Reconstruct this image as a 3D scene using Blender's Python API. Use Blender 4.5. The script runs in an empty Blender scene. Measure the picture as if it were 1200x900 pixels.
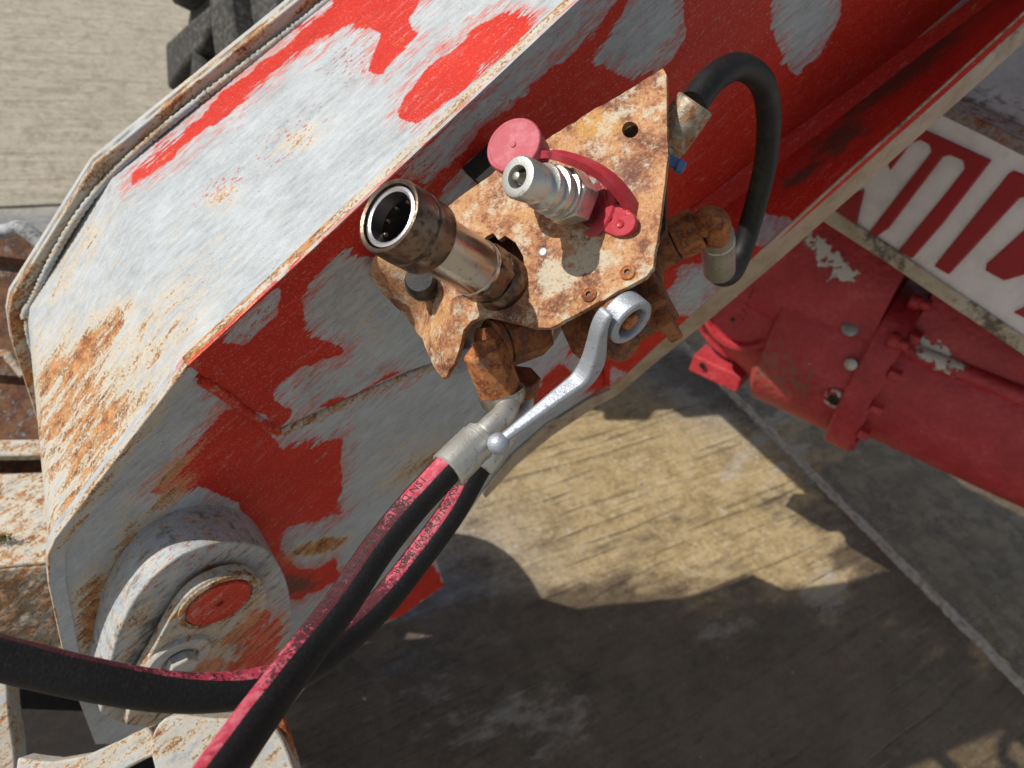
import bpy, bmesh, math, random
import numpy as np
from mathutils import Vector, Matrix
from mathutils.geometry import delaunay_2d_cdt
random.seed(7); rng = np.random.default_rng(7)
SC = bpy.context.scene; COL = SC.collection

# ------------------------------------------------------------------ camera, world, sun
F = 865.0                                   # focal length in photo pixels (1200 wide)
H = 1.35                                    # camera height above the concrete
def nrm(v): v = np.asarray(v, float); return v / np.linalg.norm(v)
UP = nrm((0.243, 0.729, 0.640))             # world up seen from the camera (x right, y up, z back)
g1 = np.array((1380., 300., -865.)); g1 = nrm(g1 - g1.dot(UP) * UP)
RM = np.array([g1, np.cross(UP, g1), UP])   # camera axes -> world axes
CAMP = np.array((0, 0, H))
def W(p): return np.asarray(p, float) @ RM.T + CAMP
def Wd(v): return np.asarray(v, float) @ RM.T
cam = bpy.data.cameras.new("camera"); co = bpy.data.objects.new("camera", cam); COL.objects.link(co)
co.matrix_world = Matrix([list(RM[i]) + [CAMP[i]] for i in range(3)] + [[0, 0, 0, 1]])
cam.sensor_width = 36; cam.lens = F / 1200 * 36
cam.clip_start = 0.02; cam.clip_end = 2000
cam.dof.use_dof = True; cam.dof.focus_distance = 0.50; cam.dof.aperture_fstop = 8.5
SC.camera = co
SUNC = nrm((-0.56, 0.58, 0.60))             # towards the sun, camera axes
SUNW = Wd(SUNC)
w = bpy.data.worlds.new("World"); SC.world = w; w.use_nodes = True
wn = w.node_tree.nodes; bg = wn['Background']
sky = wn.new('ShaderNodeTexSky'); sky.sky_type = 'NISHITA'; sky.sun_disc = False
sky.sun_elevation = math.asin(SUNW[2]); sky.sun_rotation = math.atan2(SUNW[0], SUNW[1])
hs_ = wn.new('ShaderNodeHueSaturation'); hs_.inputs['Saturation'].default_value = .4
w.node_tree.links.new(sky.outputs[0], hs_.inputs['Color']); w.node_tree.links.new(hs_.outputs[0], bg.inputs[0]); bg.inputs[1].default_value = 0.082
sl = bpy.data.lights.new("sun", 'SUN'); sl.energy = 4.4; sl.angle = math.radians(0.5); sl.color = (1, 0.95, 0.87)
so = bpy.data.objects.new("sun", sl); COL.objects.link(so); so.location = (0, 0, 5)
so.rotation_euler = Vector(SUNW).to_track_quat('Z', 'Y').to_euler()
SC.view_settings.view_transform = 'Standard'; SC.view_settings.look = 'None'
SC.view_settings.exposure = 0.10; SC.view_settings.gamma = 1

# ------------------------------------------------------------------ geometry helpers (photo pixel + distance -> point)
def R(px, py): return np.array(((px - 600) / F, (450 - py) / F, -1.0))
def P(px, py, D): return R(px, py) * D
def onplane(n, c):
    n = np.asarray(n, float)
    def f(px, py):
        r = R(px, py); return r * (c / n.dot(r))
    return f
def proj(p): p = np.asarray(p); return np.stack([600 + F * p[..., 0] / -p[..., 2], 450 - F * p[..., 1] / -p[..., 2]], -1)
DB = nrm((0.74, 0.675, 0.0)); N2 = np.cross(DB, UP); N2 = nrm(N2); N1 = np.cross(N2, DB); N1 = N1 if N1[2] > 0 else -N1
HZ = N2; AX = nrm(DB - DB.dot(UP) * UP)      # machine cross direction and its length direction (both level)
C2 = float(N2.dot(P(450, 215, 0.55)))
side = onplane(N2, C2)
def off(o): return onplane(N2, C2 + o)

def tag(o, label, cat, group=None):
    o['label'] = label; o['category'] = cat
    if group: o['group'] = group
    return o
def thing(name, base_c, label, cat, group=None):
    o = bpy.data.objects.new(name, None); COL.objects.link(o); o.empty_display_size = .02
    o.location = Vector(W(base_c)); return tag(o, label, cat, group)
def rootloc(o):
    v = np.zeros(3)
    while o is not None: v = v + np.array(o.location); o = o.parent
    return v
def mesh(name, V, Fc, mat, parent=None, attrs=None, smooth=40, bevel=0, q=None, kind=None, mi=None, loc=None):
    """V in camera axes; origin of a top-level mesh = loc or centre of its bottom"""
    V = W(np.asarray(V, float)); me = bpy.data.meshes.new(name)
    o = bpy.data.objects.new(name, me); COL.objects.link(o)
    if parent is not None:
        o.parent = parent; base = rootloc(parent)
        if parent.type == 'MESH': pass
    else:
        base = np.array([V[:, 0].mean(), V[:, 1].mean(), V[:, 2].min()]) if loc is None else np.asarray(loc); o.location = base
    Vl = V - base
    me.from_pydata([tuple(v) for v in Vl], [], [tuple(int(i) for i in f) for f in Fc])
    me.materials.append(mat)
    a = me.attributes.new('q', 'FLOAT_VECTOR', 'POINT')
    qq = Vl if q is None else q
    a.data.foreach_set('vector', np.asarray(qq, np.float32).ravel())
    for k, v in (attrs or {}).items():
        a = me.attributes.new(k, 'FLOAT', 'POINT'); a.data.foreach_set('value', np.ascontiguousarray(np.broadcast_to(np.asarray(v, np.float32), (len(V),))))
    me.validate(); me.update()
    if smooth:
        for p in me.polygons: p.use_smooth = True
        me.set_sharp_from_angle(angle=math.radians(smooth))
    if bevel:
        m = o.modifiers.new('bevel', 'BEVEL'); m.width = bevel; m.segments = 2; m.limit_method = 'ANGLE'; m.angle_limit = math.radians(35); m.harden_normals = False
    if kind: o['kind'] = kind
    return o
def perp(a, ref=(0, 0, 1.0)):
    a = nrm(a); u = np.asarray(ref, float); u = u - u.dot(a) * a
    if np.linalg.norm(u) < 1e-4: u = np.array((1., 0, 0)) - a[0] * a
    u = nrm(u); return u, np.cross(a, u)
def lathe(base, tip, prof, seg=48, ref=(0, 0, 1.), closed=True, hexrange=None, phase=0.0):
    """prof: (t along axis in metres, radius)"""
    a = nrm(np.asarray(tip) - np.asarray(base)); u, v = perp(a, ref); V = []; Fc = []
    for (t, r) in prof:
        for k in range(seg):
            th = 2 * math.pi * k / seg + phase
            V.append(base + a * t + (u * math.cos(th) + v * math.sin(th)) * r)
    n = len(prof)
    for i in range(n - 1):
        for k in range(seg):
            k2 = (k + 1) % seg
            Fc.append((i * seg + k, i * seg + k2, (i + 1) * seg + k2, (i + 1) * seg + k))
    if closed:
        Fc.append(tuple(range(seg))[::-1]); Fc.append(tuple((n - 1) * seg + k for k in range(seg)))
    return np.array(V), Fc
def hexa(base, tip, r, L=None, seg=6, phase=0.0, ref=(0, 0, 1.), ch=0.0012):
    L = np.linalg.norm(np.asarray(tip) - np.asarray(base)) if L is None else L
    return lathe(base, tip, [(0, r - ch), (ch, r), (L - ch, r), (L, r - ch)], seg, ref, phase=phase)
def spline(pts, n):
    pts = np.asarray(pts, float); pp = np.vstack([2 * pts[0] - pts[1], pts, 2 * pts[-1] - pts[-2]])
    out = []; m = len(pts) - 1
    seglen = np.linalg.norm(np.diff(pts[:, :3], axis=0), axis=1); tot = seglen.sum(); acc = np.concatenate([[0], np.cumsum(seglen)])
    for s in np.linspace(0, tot, n):
        i = min(int(np.searchsorted(acc, s, side='right') - 1), m - 1); t = (s - acc[i]) / seglen[i]
        p0, p1, p2, p3 = pp[i:i + 4]
        out.append(.5 * ((2 * p1) + (-p0 + p2) * t + (2 * p0 - 5 * p1 + 4 * p2 - p3) * t * t + (-p0 + 3 * p1 - 3 * p2 + p3) * t ** 3))
    return np.array(out)
def frames(C, ref):
    T = np.gradient(C, axis=0); T /= np.linalg.norm(T, axis=1)[:, None]
    u, v = perp(T[0], ref); U = [u]
    for i in range(1, len(C)):
        u = U[-1] - U[-1].dot(T[i]) * T[i]; U.append(nrm(u))
    U = np.array(U); return T, U, np.cross(T, U)
def tube(C, rad, seg=28, ref=(0, 0, 1.), fixedref=False, twist=None):
    T, U, Vv = frames(C, ref)
    if fixedref:
        U = np.array([perp(t, ref)[0] for t in T]); Vv = np.cross(T, U)
    s = np.concatenate([[0], np.cumsum(np.linalg.norm(np.diff(C, axis=0), axis=1))])
    rad = np.broadcast_to(rad, (len(C),)); V = []; ang = []; ss = []; Fc = []
    for i in range(len(C)):
        for k in range(seg):
            th = 2 * math.pi * k / seg; V.append(C[i] + (U[i] * math.cos(th) + Vv[i] * math.sin(th)) * rad[i])
            ang.append(th if th <= math.pi else th - 2 * math.pi); ss.append(s[i])
    for i in range(len(C) - 1):
        for k in range(seg):
            k2 = (k + 1) % seg; Fc.append((i * seg + k, i * seg + k2, (i + 1) * seg + k2, (i + 1) * seg + k))
    Fc.append(tuple(range(seg))[::-1]); Fc.append(tuple((len(C) - 1) * seg + k for k in range(seg)))
    return np.array(V), Fc, np.array(ang), np.array(ss), (T, U, Vv, s)
def sdf(pts, poly):
    """signed distance (pixels), + inside"""
    pts = np.asarray(pts, float); poly = np.asarray(poly, float); d = np.full(len(pts), 1e9); ins = np.zeros(len(pts), bool)
    for i in range(len(poly)):
        a = poly[i]; b = poly[(i + 1) % len(poly)]; e = b - a; w_ = pts - a
        t = np.clip((w_ @ e) / max(e @ e, 1e-9), 0, 1); d = np.minimum(d, np.linalg.norm(w_ - t[:, None] * e, axis=1))
        c1 = (a[1] <= pts[:, 1]) & (b[1] > pts[:, 1]); c2 = (a[1] > pts[:, 1]) & (b[1] <= pts[:, 1]); cr = e[0] * w_[:, 1] - e[1] * w_[:, 0]
        ins ^= (c1 & (cr > 0)) | (c2 & (cr < 0))
    return np.where(ins, d, -d)
def smax(*a):
    r = a[0]
    for x in a[1:]: r = np.maximum(r, x)
    return r
def blob(pts, x, y, rx, ry, ang=0):
    c, s = math.cos(math.radians(ang)), math.sin(math.radians(ang)); dx = pts[:, 0] - x; dy = -(pts[:, 1] - y)
    return np.exp(-(((dx * c + dy * s) / rx) ** 2 + ((-dx * s + dy * c) / ry) ** 2))
def ellipse(cx, cy, rx, ry, rot=0, n=28):
    c, s = math.cos(math.radians(rot)), math.sin(math.radians(rot))
    return [(cx + rx * math.cos(t) * c - ry * math.sin(t) * s, cy - (rx * math.cos(t) * s + ry * math.sin(t) * c)) for t in np.linspace(0, 2 * math.pi, n, endpoint=False)]
def smoothpoly(poly, n=80):
    p = np.asarray(poly, float); p = np.vstack([p, p[:1]]); return [tuple(v) for v in spline(np.hstack([p, np.zeros((len(p), 1))]), n + 1)[:-1, :2]]
def tri2d(outline, holes=(), step=8):
    pts = [Vector(p) for p in outline]; edges = [(i, (i + 1) % len(outline)) for i in range(len(outline))]
    for h in holes:
        b = len(pts); pts += [Vector(p) for p in h]; edges += [(b + i, b + (i + 1) % len(h)) for i in range(len(h))]
    o = np.asarray(outline)
    o = o.astype(float); xs = np.arange(o[:, 0].min(), o[:, 0].max(), float(step)); ys = np.arange(o[:, 1].min(), o[:, 1].max(), float(step))
    g = np.stack(np.meshgrid(xs, ys), -1).reshape(-1, 2); g[:, 0] += (np.floor((g[:, 1] - ys[0]) / step + .5) % 2) * step / 2
    m = sdf(g, outline) > step * .4
    for h in holes: m &= sdf(g, h) < -step * .4
    pts += [Vector(p) for p in g[m]]
    v, e, f, ov, oe, of = delaunay_2d_cdt(pts, edges, [], 2 if False else 1, 1e-5)
    v = np.array([tuple(p) for p in v]); f = np.array([list(t) for t in f]); c = v[f].mean(1)
    ok = sdf(c, outline) > 0
    for h in holes: ok &= sdf(c, h) < 0
    fs = f[ok].tolist()
    return v, fs
def sheet(outline, holes, fn, back, step=8):
    """triangulated plate: front = fn(px,py), back = front + back vector (array or per-point)"""
    v, fs = tri2d(outline, holes, step)
    Fr = np.array([fn(x, y) for x, y in v]); Bk = Fr + np.asarray(back); n = len(v)
    # orientation: front faces should look at the camera
    fo = []
    for t in fs:
        a, b, c = Fr[t[0]], Fr[t[1]], Fr[t[2]]
        if np.cross(b - a, c - a).dot(-a) < 0: t = t[::-1]
        fo.append(t)
    ed = {}
    for t in fo:
        for i in range(len(t)):
            ed[(t[i], t[(i + 1) % len(t)])] = 1
    faces = [tuple(t) for t in fo] + [tuple(i + n for i in t[::-1]) for t in fo]
    V = np.vstack([Fr, Bk])
    # side wall with its own vertices is not needed: sharp edges handle it
    for (a, b) in ed:
        if (b, a) not in ed: faces.append((b, a, a + n, b + n))
    return V, faces, np.vstack([v, v])
def qb(V):                                   # boom-aligned coordinates for brush strokes
    V = np.asarray(V); return np.stack([V @ DB, V @ N2, V @ N1], -1)
def box(c, ax, ay, az, sx, sy, sz):
    c = np.asarray(c); V = [c + ax * sx * i + ay * sy * j + az * sz * k for i in (-.5, .5) for j in (-.5, .5) for k in (-.5, .5)]
    return np.array(V), [(0, 1, 3, 2), (4, 6, 7, 5), (0, 4, 5, 1), (2, 3, 7, 6), (0, 2, 6, 4), (1, 5, 7, 3)]
def join(*vf):
    V = []; Fc = []; b = 0
    for v, f in vf:
        V.append(v); Fc += [tuple(i + b for i in t) for t in f]; b += len(v)
    return np.vstack(V), Fc

# ------------------------------------------------------------------ material helpers
class NT:
    def __init__(s, name):
        s.m = bpy.data.materials.new(name); s.m.use_nodes = True; s.t = s.m.node_tree; s.b = s.t.nodes['Principled BSDF']
    def _s(s, sock, v):
        if isinstance(v, bpy.types.NodeSocket): s.t.links.new(v, sock)
        elif isinstance(v, (tuple, list)) and sock.type == 'RGBA' and len(v) == 3: sock.default_value = (*v, 1)
        else: sock.default_value = v
    def math(s, op, a, b=0.0, c=0.0, clamp=False):
        n = s.t.nodes.new('ShaderNodeMath'); n.operation = op; n.use_clamp = clamp
        s._s(n.inputs[0], a); s._s(n.inputs[1], b); s._s(n.inputs[2], c); return n.outputs[0]
    def add(s, a, b): return s.math('ADD', a, b)
    def sub(s, a, b): return s.math('SUBTRACT', a, b)
    def mul(s, a, b): return s.math('MULTIPLY', a, b)
    def mx(s, a, b): return s.math('MAXIMUM', a, b)
    def attr(s, name, vec=False):
        n = s.t.nodes.new('ShaderNodeAttribute'); n.attribute_name = name; return n.outputs['Vector'] if vec else n.outputs['Fac']
    def vmul(s, v, k):
        n = s.t.nodes.new('ShaderNodeVectorMath'); n.operation = 'MULTIPLY'; s._s(n.inputs[0], v); n.inputs[1].default_value = k; return n.outputs[0]
    def noise(s, v, scale, detail=4, rough=.55, dist=0.0, out=0):
        n = s.t.nodes.new('ShaderNodeTexNoise'); s._s(n.inputs['Vector'], v); n.inputs['Scale'].default_value = scale
        n.inputs['Detail'].default_value = detail; n.inputs['Roughness'].default_value = rough; n.inputs['Distortion'].default_value = dist; return n.outputs[out]
    def voro(s, v, scale, feat='F1'):
        n = s.t.nodes.new('ShaderNodeTexVoronoi'); n.feature = feat; s._s(n.inputs['Vector'], v); n.inputs['Scale'].default_value = scale; return n.outputs[0]
    def ss(s, x, lo, hi, a=0.0, b=1.0):
        n = s.t.nodes.new('ShaderNodeMapRange'); n.interpolation_type = 'SMOOTHSTEP'; s._s(n.inputs[0], x)
        n.inputs[1].default_value = lo; n.inputs[2].default_value = hi; n.inputs[3].default_value = a; n.inputs[4].default_value = b; return n.outputs[0]
    def mix(s, f, a, b, mode='MIX'):
        n = s.t.nodes.new('ShaderNodeMix'); n.data_type = 'RGBA'; n.blend_type = mode; s._s(n.inputs[0], f); s._s(n.inputs[6], a); s._s(n.inputs[7], b); return n.outputs[2]
    def ramp(s, f, stops):
        n = s.t.nodes.new('ShaderNodeValToRGB'); s._s(n.inputs[0], f); e = n.color_ramp.elements
        for i, (p, c) in enumerate(stops):
            if i > 1: e.new(p)
            e[i].position = p; e[i].color = (*c, 1)
        return n.outputs[0]
    def bump(s, h, dist=.001, strength=1.0, normal=None):
        n = s.t.nodes.new('ShaderNodeBump'); s._s(n.inputs['Height'], h); n.inputs['Distance'].default_value = dist; n.inputs['Strength'].default_value = strength
        if normal is not None: s._s(n.inputs['Normal'], normal)
        return n.outputs[0]
    def out(s, col, rough=.6, metal=0.0, nrmal=None, spec=None, coat=None):
        s._s(s.b.inputs['Base Color'], col); s._s(s.b.inputs['Roughness'], rough); s._s(s.b.inputs['Metallic'], metal)
        if nrmal is not None: s._s(s.b.inputs['Normal'], nrmal)
        if spec is not None: s._s(s.b.inputs['Specular IOR Level'], spec)
        if coat is not None: s._s(s.b.inputs['Coat Weight'], coat); s.b.inputs['Coat Roughness'].default_value = .15
        return s.m
def rustcol(t, v, k=1.0):
    f = t.add(t.mul(t.noise(v, 55 * k, 6, .65), .7), t.mul(t.noise(v, 260 * k, 4, .6), .35))
    return t.ramp(f, [(.34, (.075, .028, .014)), (.45, (.20, .075, .03)), (.53, (.38, .16, .055)), (.62, (.50, .27, .11)), (.75, (.30, .12, .06))])
def boompaint():
    t = NT('weathered_boom_paint'); q = t.attr('q', True)
    st = t.vmul(q, (.16, 1, 1))              # long strokes along the boom
    n1 = t.noise(q, 42, 5, .6); n2 = t.noise(st, 420, 3, .7); n3 = t.noise(st, 90, 4, .6); sp = t.noise(q, 900, 2, .5)
    patchy = t.ss(t.noise(q, 12, 2), .48, .70)
    red = t.add(t.attr('red'), t.add(t.mul(t.sub(n1, .5), .014), t.mul(t.mul(t.sub(n2, .5), .036), t.add(patchy, .05))))
    red = t.add(red, t.mul(t.mul(t.sub(n3, .5), .03), patchy))
    rm = t.ss(red, -.0006, .0010)
    spk = t.ss(t.add(t.noise(t.vmul(q, (.45, 1, 1)), 330, 4, .65), t.mul(t.attr('speck'), .34)), .80, .86)
    rm = t.mx(rm, t.mul(spk, .8))
    wash = t.noise(q, 26, 6, .65); sm = t.noise(t.vmul(q, (.22, 1, 1)), 210, 6, .75)
    grey = t.ramp(t.add(t.mul(wash, .4), t.mul(sm, .6)), [(.32, (.235, .255, .275)), (.46, (.345, .372, .395)), (.68, (.48, .52, .55))])
    redc = t.ramp(t.add(t.mul(t.noise(q, 6, 3), .6), t.mul(n3, .4)), [(.3, (.38, .013, .006)), (.6, (.52, .024, .010)), (.8, (.56, .060, .030))])
    col = t.mix(rm, grey, redc)
    thin = t.ss(t.add(t.attr('red'), t.add(t.mul(t.sub(n2, .5), .085), t.mul(t.sub(n3, .5), .05))), -.010, .006); col = t.mix(t.mul(t.mul(thin, t.sub(1.0, rm)), .7), col, (.50, .10, .065))
    gone = t.ss(t.noise(t.vmul(q, (.30, 1, 1)), 300, 6, .75), .60, .68); col = t.mix(t.mul(t.mul(rm, gone), .45), col, grey)
    # faded film over red near scuffs
    col = t.mix(t.mul(t.mul(rm, t.ss(t.noise(st, 160, 5, .7), .58, .74)), .45), col, (.47, .30, .28))
    rs = t.add(t.noise(t.vmul(q, (.12, 1, 1)), 120, 6, .7), t.mul(t.sub(t.noise(q, 420, 3, .6), .5), .5))
    rf = t.add(rs, t.mul(t.attr('rust'), .62)); rmask = t.ss(rf, .80, .93); halo = t.ss(rf, .60, .84)
    col = t.mix(t.mul(halo, .55), col, (.60, .45, .24)); rc = rustcol(t, q, 1.6); col = t.mix(rmask, col, rc)
    dm = t.ss(t.add(t.noise(t.vmul(q, (.35, 1, 1)), 110, 6, .75), t.mul(t.attr('dirt'), .42)), .66, .88)
    col = t.mix(t.mul(dm, .8), col, (.055, .045, .032))
    mic = t.noise(q, 620, 4, .75); col = t.mix(t.ss(mic, .56, .70, 0, .40), col, (.10, .085, .075)); col = t.mix(t.ss(mic, .44, .32, 0, .22), col, (.72, .74, .74))
    pit = t.ss(t.noise(q, 520, 3, .6), .655, .70); pit = t.mx(pit, t.ss(t.voro(q, 60), .045, .02)); pit = t.mul(pit, t.ss(t.noise(q, 22, 2), .46, .60)); col = t.mix(t.mul(pit, .8), col, (.06, .025, .015))
    h = t.add(t.add(t.mul(n2, .18), t.mul(sp, .10)), t.add(t.mul(rmask, -.5), t.mul(rm, .22))); h = t.add(h, t.mul(t.noise(q, 60, 3), .5))
    rough = t.add(t.mul(rm, -.16), t.add(.60, t.mul(rmask, .25)))
    return t.out(col, rough, 0.0, t.bump(h, .0012, .85), spec=.18)
def rustplate():
    t = NT('rusty_steel_plate'); q = t.attr('q', True)
    f = t.add(t.mul(t.noise(q, 38, 8, .68, .4), .75), t.mul(t.noise(q, 300, 5, .7), .28))
    c = t.ramp(f, [(.38, (.075, .026, .016)), (.46, (.20, .075, .036)), (.52, (.36, .165, .075)), (.59, (.47, .26, .125)), (.68, (.44, .20, .06)), (.78, (.22, .08, .035))])
    ye = t.ss(t.add(t.noise(q, 28, 5, .6), t.mul(t.attr('yel'), .35)), .60, .74); c = t.mix(t.mul(ye, .6), c, (.50, .28, .065))
    pu = t.ss(t.add(t.noise(q, 50, 6, .7), t.mul(t.attr('pur'), .30)), .62, .76); c = t.mix(t.mul(pu, .6), c, (.15, .06, .055))
    wh = t.ss(t.add(t.noise(q, 75, 7, .72), t.mul(t.attr('wht'), .36)), .66, .80); c = t.mix(t.mul(wh, .8), c, (.50, .47, .37))
    cr = t.ss(t.noise(q, 95, 7, .75, .6), .55, .66); c = t.mix(t.mul(cr, .45), c, (.55, .40, .24))
    dk = t.ss(t.noise(q, 380, 5, .75), .57, .68); c = t.mix(t.mul(dk, .7), c, (.07, .026, .018))
    mic = t.noise(q, 560, 5, .8); c = t.mix(t.ss(mic, .53, .66, 0, .48), c, (.085, .032, .02)); c = t.mix(t.ss(mic, .46, .36, 0, .45), c, (.62, .42, .25)); c = t.mix(1.0, c, (1.0, .99, .97), 'MULTIPLY')
    h = t.add(t.mul(t.noise(q, 500, 4, .7), .5), t.noise(q, 120, 4, .6))
    return t.out(c, .82, 0.0, t.bump(h, .0012, 1.0))
def simple_rust(name, k=1.0, tint=(1, 1, 1), amt=.5, under=(.33, .33, .31), metal=0.0, sc=1.0):
    t = NT(name); q = t.attr('q', True); c = rustcol(t, q, k)
    m = t.ss(t.noise(q, 70 * sc, 6, .7), 1 - amt - .06, 1 - amt + .06)
    u = t.mix(t.ss(t.noise(q, 150 * sc, 4), .4, .65), under, tuple(x * .55 for x in under))
    c = t.mix(m, u, t.mix(1.0, c, tint, 'MULTIPLY'))
    h = t.add(t.noise(q, 300, 5, .7), t.mul(m, .5))
    return t.out(c, t.ss(m, 0, 1, .45, .85), t.mul(t.sub(1.0, m), metal), t.bump(h, .0007, .7))
def metal(name, base, rough=.3, dark=.5, amt=.5, streak=None, met=1.0, bmp=.4):
    t = NT(name); q = t.attr('q', True)
    m = t.ss(t.noise(q, 160, 6, .7), .62 - amt * .25, .78 - amt * .2)
    c = t.mix(m, base, tuple(b * dark for b in base)); g = t.ss(t.noise(q, 60, 4, .6), .5, .7); c = t.mix(t.mul(g, amt * .7), c, (.20, .13, .08))
    r = t.add(rough, t.mul(m, .25)); return t.out(c, r, t.math('MULTIPLY', t.sub(1.0, t.mul(g, amt * .5)), met), t.bump(t.noise(q, 700, 4, .6), .0003, bmp))
MB = boompaint(); MR = rustplate()
M_heavy = simple_rust('heavy_rust', 1.3, (.62, .46, .40), .58, (.13, .075, .055))
M_heavyl = simple_rust('orange_rust', 1.6, (.85, .66, .55), .60, (.24, .12, .075))
M_zinc = metal('worn_zinc', (.56, .56, .53), .38, .38, .35, met=.9, bmp=.7)
M_dull = metal('dull_grey_steel', (.42, .41, .36), .42, .5, .35)
M_brown = metal('browned_steel', (.19, .135, .10), .30, .4, .7)
M_chrome = metal('tarnished_chrome', (.46, .41, .35), .18, .35, .3)
M_ring = metal('polished_ring', (.62, .60, .62), .28, .6, .1)
M_alu = metal('cast_aluminium', (.38, .41, .46), .48, .5, .32, met=.5, bmp=1.6)
M_ferr = metal('crimped_ferrule', (.52, .52, .48), .44, .45, .38, met=.75, bmp=.8)
def plastic(name, col, col2, rough=.5, fade=.5):
    t = NT(name); q = t.attr('q', True); f = t.ss(t.noise(q, 90, 6, .7), .42, .68); c = t.mix(t.mul(f, fade), col, col2)
    d = t.ss(t.noise(q, 600, 4, .7), .6, .75); c = t.mix(t.mul(d, .35), c, tuple(x * .4 for x in col))
    return t.out(c, rough, 0.0, t.bump(t.noise(q, 500, 4, .6), .0004, .6))
M_cap = plastic('faded_red_plastic_cap', (.38, .045, .07), (.48, .13, .16), .6, .8)
M_strap = plastic('red_plastic', (.40, .018, .035), (.48, .08, .10), .45)
M_rub = plastic('black_rubber', (.013, .013, .014), (.05, .05, .045), .55, .45)
M_tyre = plastic('dusty_tyre_rubber', (.022, .021, .020), (.11, .107, .098), .85, .8)
M_black = plastic('black_hole_shade', (.006, .006, .007), (.015, .014, .013), .5)  # flat black painted in for the darkness inside holes and bores
M_blue = plastic('blue_plastic', (.09, .18, .40), (.18, .27, .45), .45)
def hose():
    t = NT('hose_with_pink_layline'); q = t.attr('q', True); a = t.attr('ang'); s = t.attr('s')
    base = t.mix(t.ss(t.noise(q, 500, 5, .7), .45, .75), (.006, .006, .007), (.020, .017, .018))
    lo = t.ss(t.add(a, t.mul(t.sub(t.noise(q, 900, 2), .5), .08)), -.62, -.55); hi = t.ss(t.add(a, t.mul(t.sub(t.noise(q, 900, 2), .5), .08)), .50, .43)
    wear = t.ss(t.add(t.add(t.mul(t.noise(q, 520, 6, .75), .6), t.mul(t.noise(q, 120, 4, .6), .4)), t.mul(t.attr('wear'), .20)), .538, .605)
    pink = t.mix(t.ss(t.noise(q, 200, 4), .4, .7), (.40, .035, .065), (.50, .13, .17))
    m = t.mul(t.mul(lo, hi), t.sub(1.0, t.mul(wear, .85)))
    c = t.mix(m, base, pink); rib = t.math('SINE', t.mul(s, 2600.0))
    return t.out(c, .62, 0.0, t.bump(t.add(t.mul(rib, .04), t.noise(q, 700, 3)), .0004, .7), spec=.3)
M_hose = hose()
M_print = plastic('black_ink', (.015, .012, .013), (.03, .02, .02), .7)
M_whprint = plastic('grey_hose_print', (.055, .055, .055), (.10, .10, .095), .7)
def hosebk():
    t = NT('plain_black_hose'); q = t.attr('q', True)
    c = t.mix(t.ss(t.noise(q, 60, 6, .75), .50, .68), (.006, .006, .007), (.022, .022, .021)); c = t.mix(t.mul(t.attr('moss'), t.ss(t.noise(q, 200, 5), .3, .6)), c, (.10, .11, .035))
    return t.out(c, .55, 0.0, t.bump(t.noise(q, 650, 4), .0004, .6), spec=.35)
M_hosebk = hosebk()
def axlepaint():
    t = NT('chipped_red_axle_paint'); q = t.attr('q', True)
    c = t.ramp(t.add(t.mul(t.noise(q, 18, 4), .6), t.mul(t.noise(q, 120, 4), .4)), [(.3, (.30, .016, .022)), (.55, (.46, .036, .046)), (.75, (.54, .10, .11))])
    fl = t.add(t.attr('flake'), t.mul(t.sub(t.noise(q, 55, 6, .7), .5), .06)); fm = t.ss(fl, -.0008, .0008)
    tiny = t.ss(t.voro(q, 38), .055, .035); tiny = t.mul(tiny, t.ss(t.noise(q, 9, 1), .52, .60)); fm = t.mx(fm, tiny)
    c = t.mix(fm, c, (.62, .60, .55)); du = t.ss(t.add(t.noise(q, 70, 6, .75), t.mul(t.attr('dirt'), .4)), .64, .85); c = t.mix(t.mul(du, .7), c, (.17, .13, .075))
    h = t.add(t.mul(t.noise(q, 90, 4), .8), t.mul(fm, -.6))
    return t.out(c, t.add(t.add(.44, t.mul(t.noise(q, 40, 4), .15)), t.mul(fm, .3)), 0.0, t.bump(h, .004, .9), coat=.06)
M_axle = axlepaint()
def whitepanel(name, a, b, chip):
    t = NT(name); q = t.attr('q', True); c = t.mix(t.ss(t.noise(q, 25, 6, .7), .4, .7), a, b)
    d = t.ss(t.add(t.noise(q, 60, 7, .75), t.mul(t.attr('dirt'), .4)), .66, .86); c = t.mix(t.mul(d, .8), c, chip)
    return t.out(c, t.add(.42, t.mul(d, .4)), 0.0, t.bump(t.noise(q, 90, 5), .0012, .6))
M_white = whitepanel('chalky_white_paint', (.80, .77, .76), (.70, .66, .65), (.13, .075, .03))
M_redlet = whitepanel('red_letter_paint', (.36, .016, .022), (.30, .018, .024), (.5, .3, .28))
M_carr = simple_rust('rust_stained_white_paint', 1.6, (1, .92, .8), .50, (.42, .43, .42), sc=1.2)
M_grime_shade = plastic('black_grime_shade', (.012, .010, .009), (.035, .024, .018), .9)  # grime, and painted shade inside the carriage frame and coupler cavity
M_dark = simple_rust('dark_rust_and_shade', .8, (.22, .17, .15), .62, (.035, .03, .026))  # dark rust, and painted shade in the recess and behind bracket holes

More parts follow.
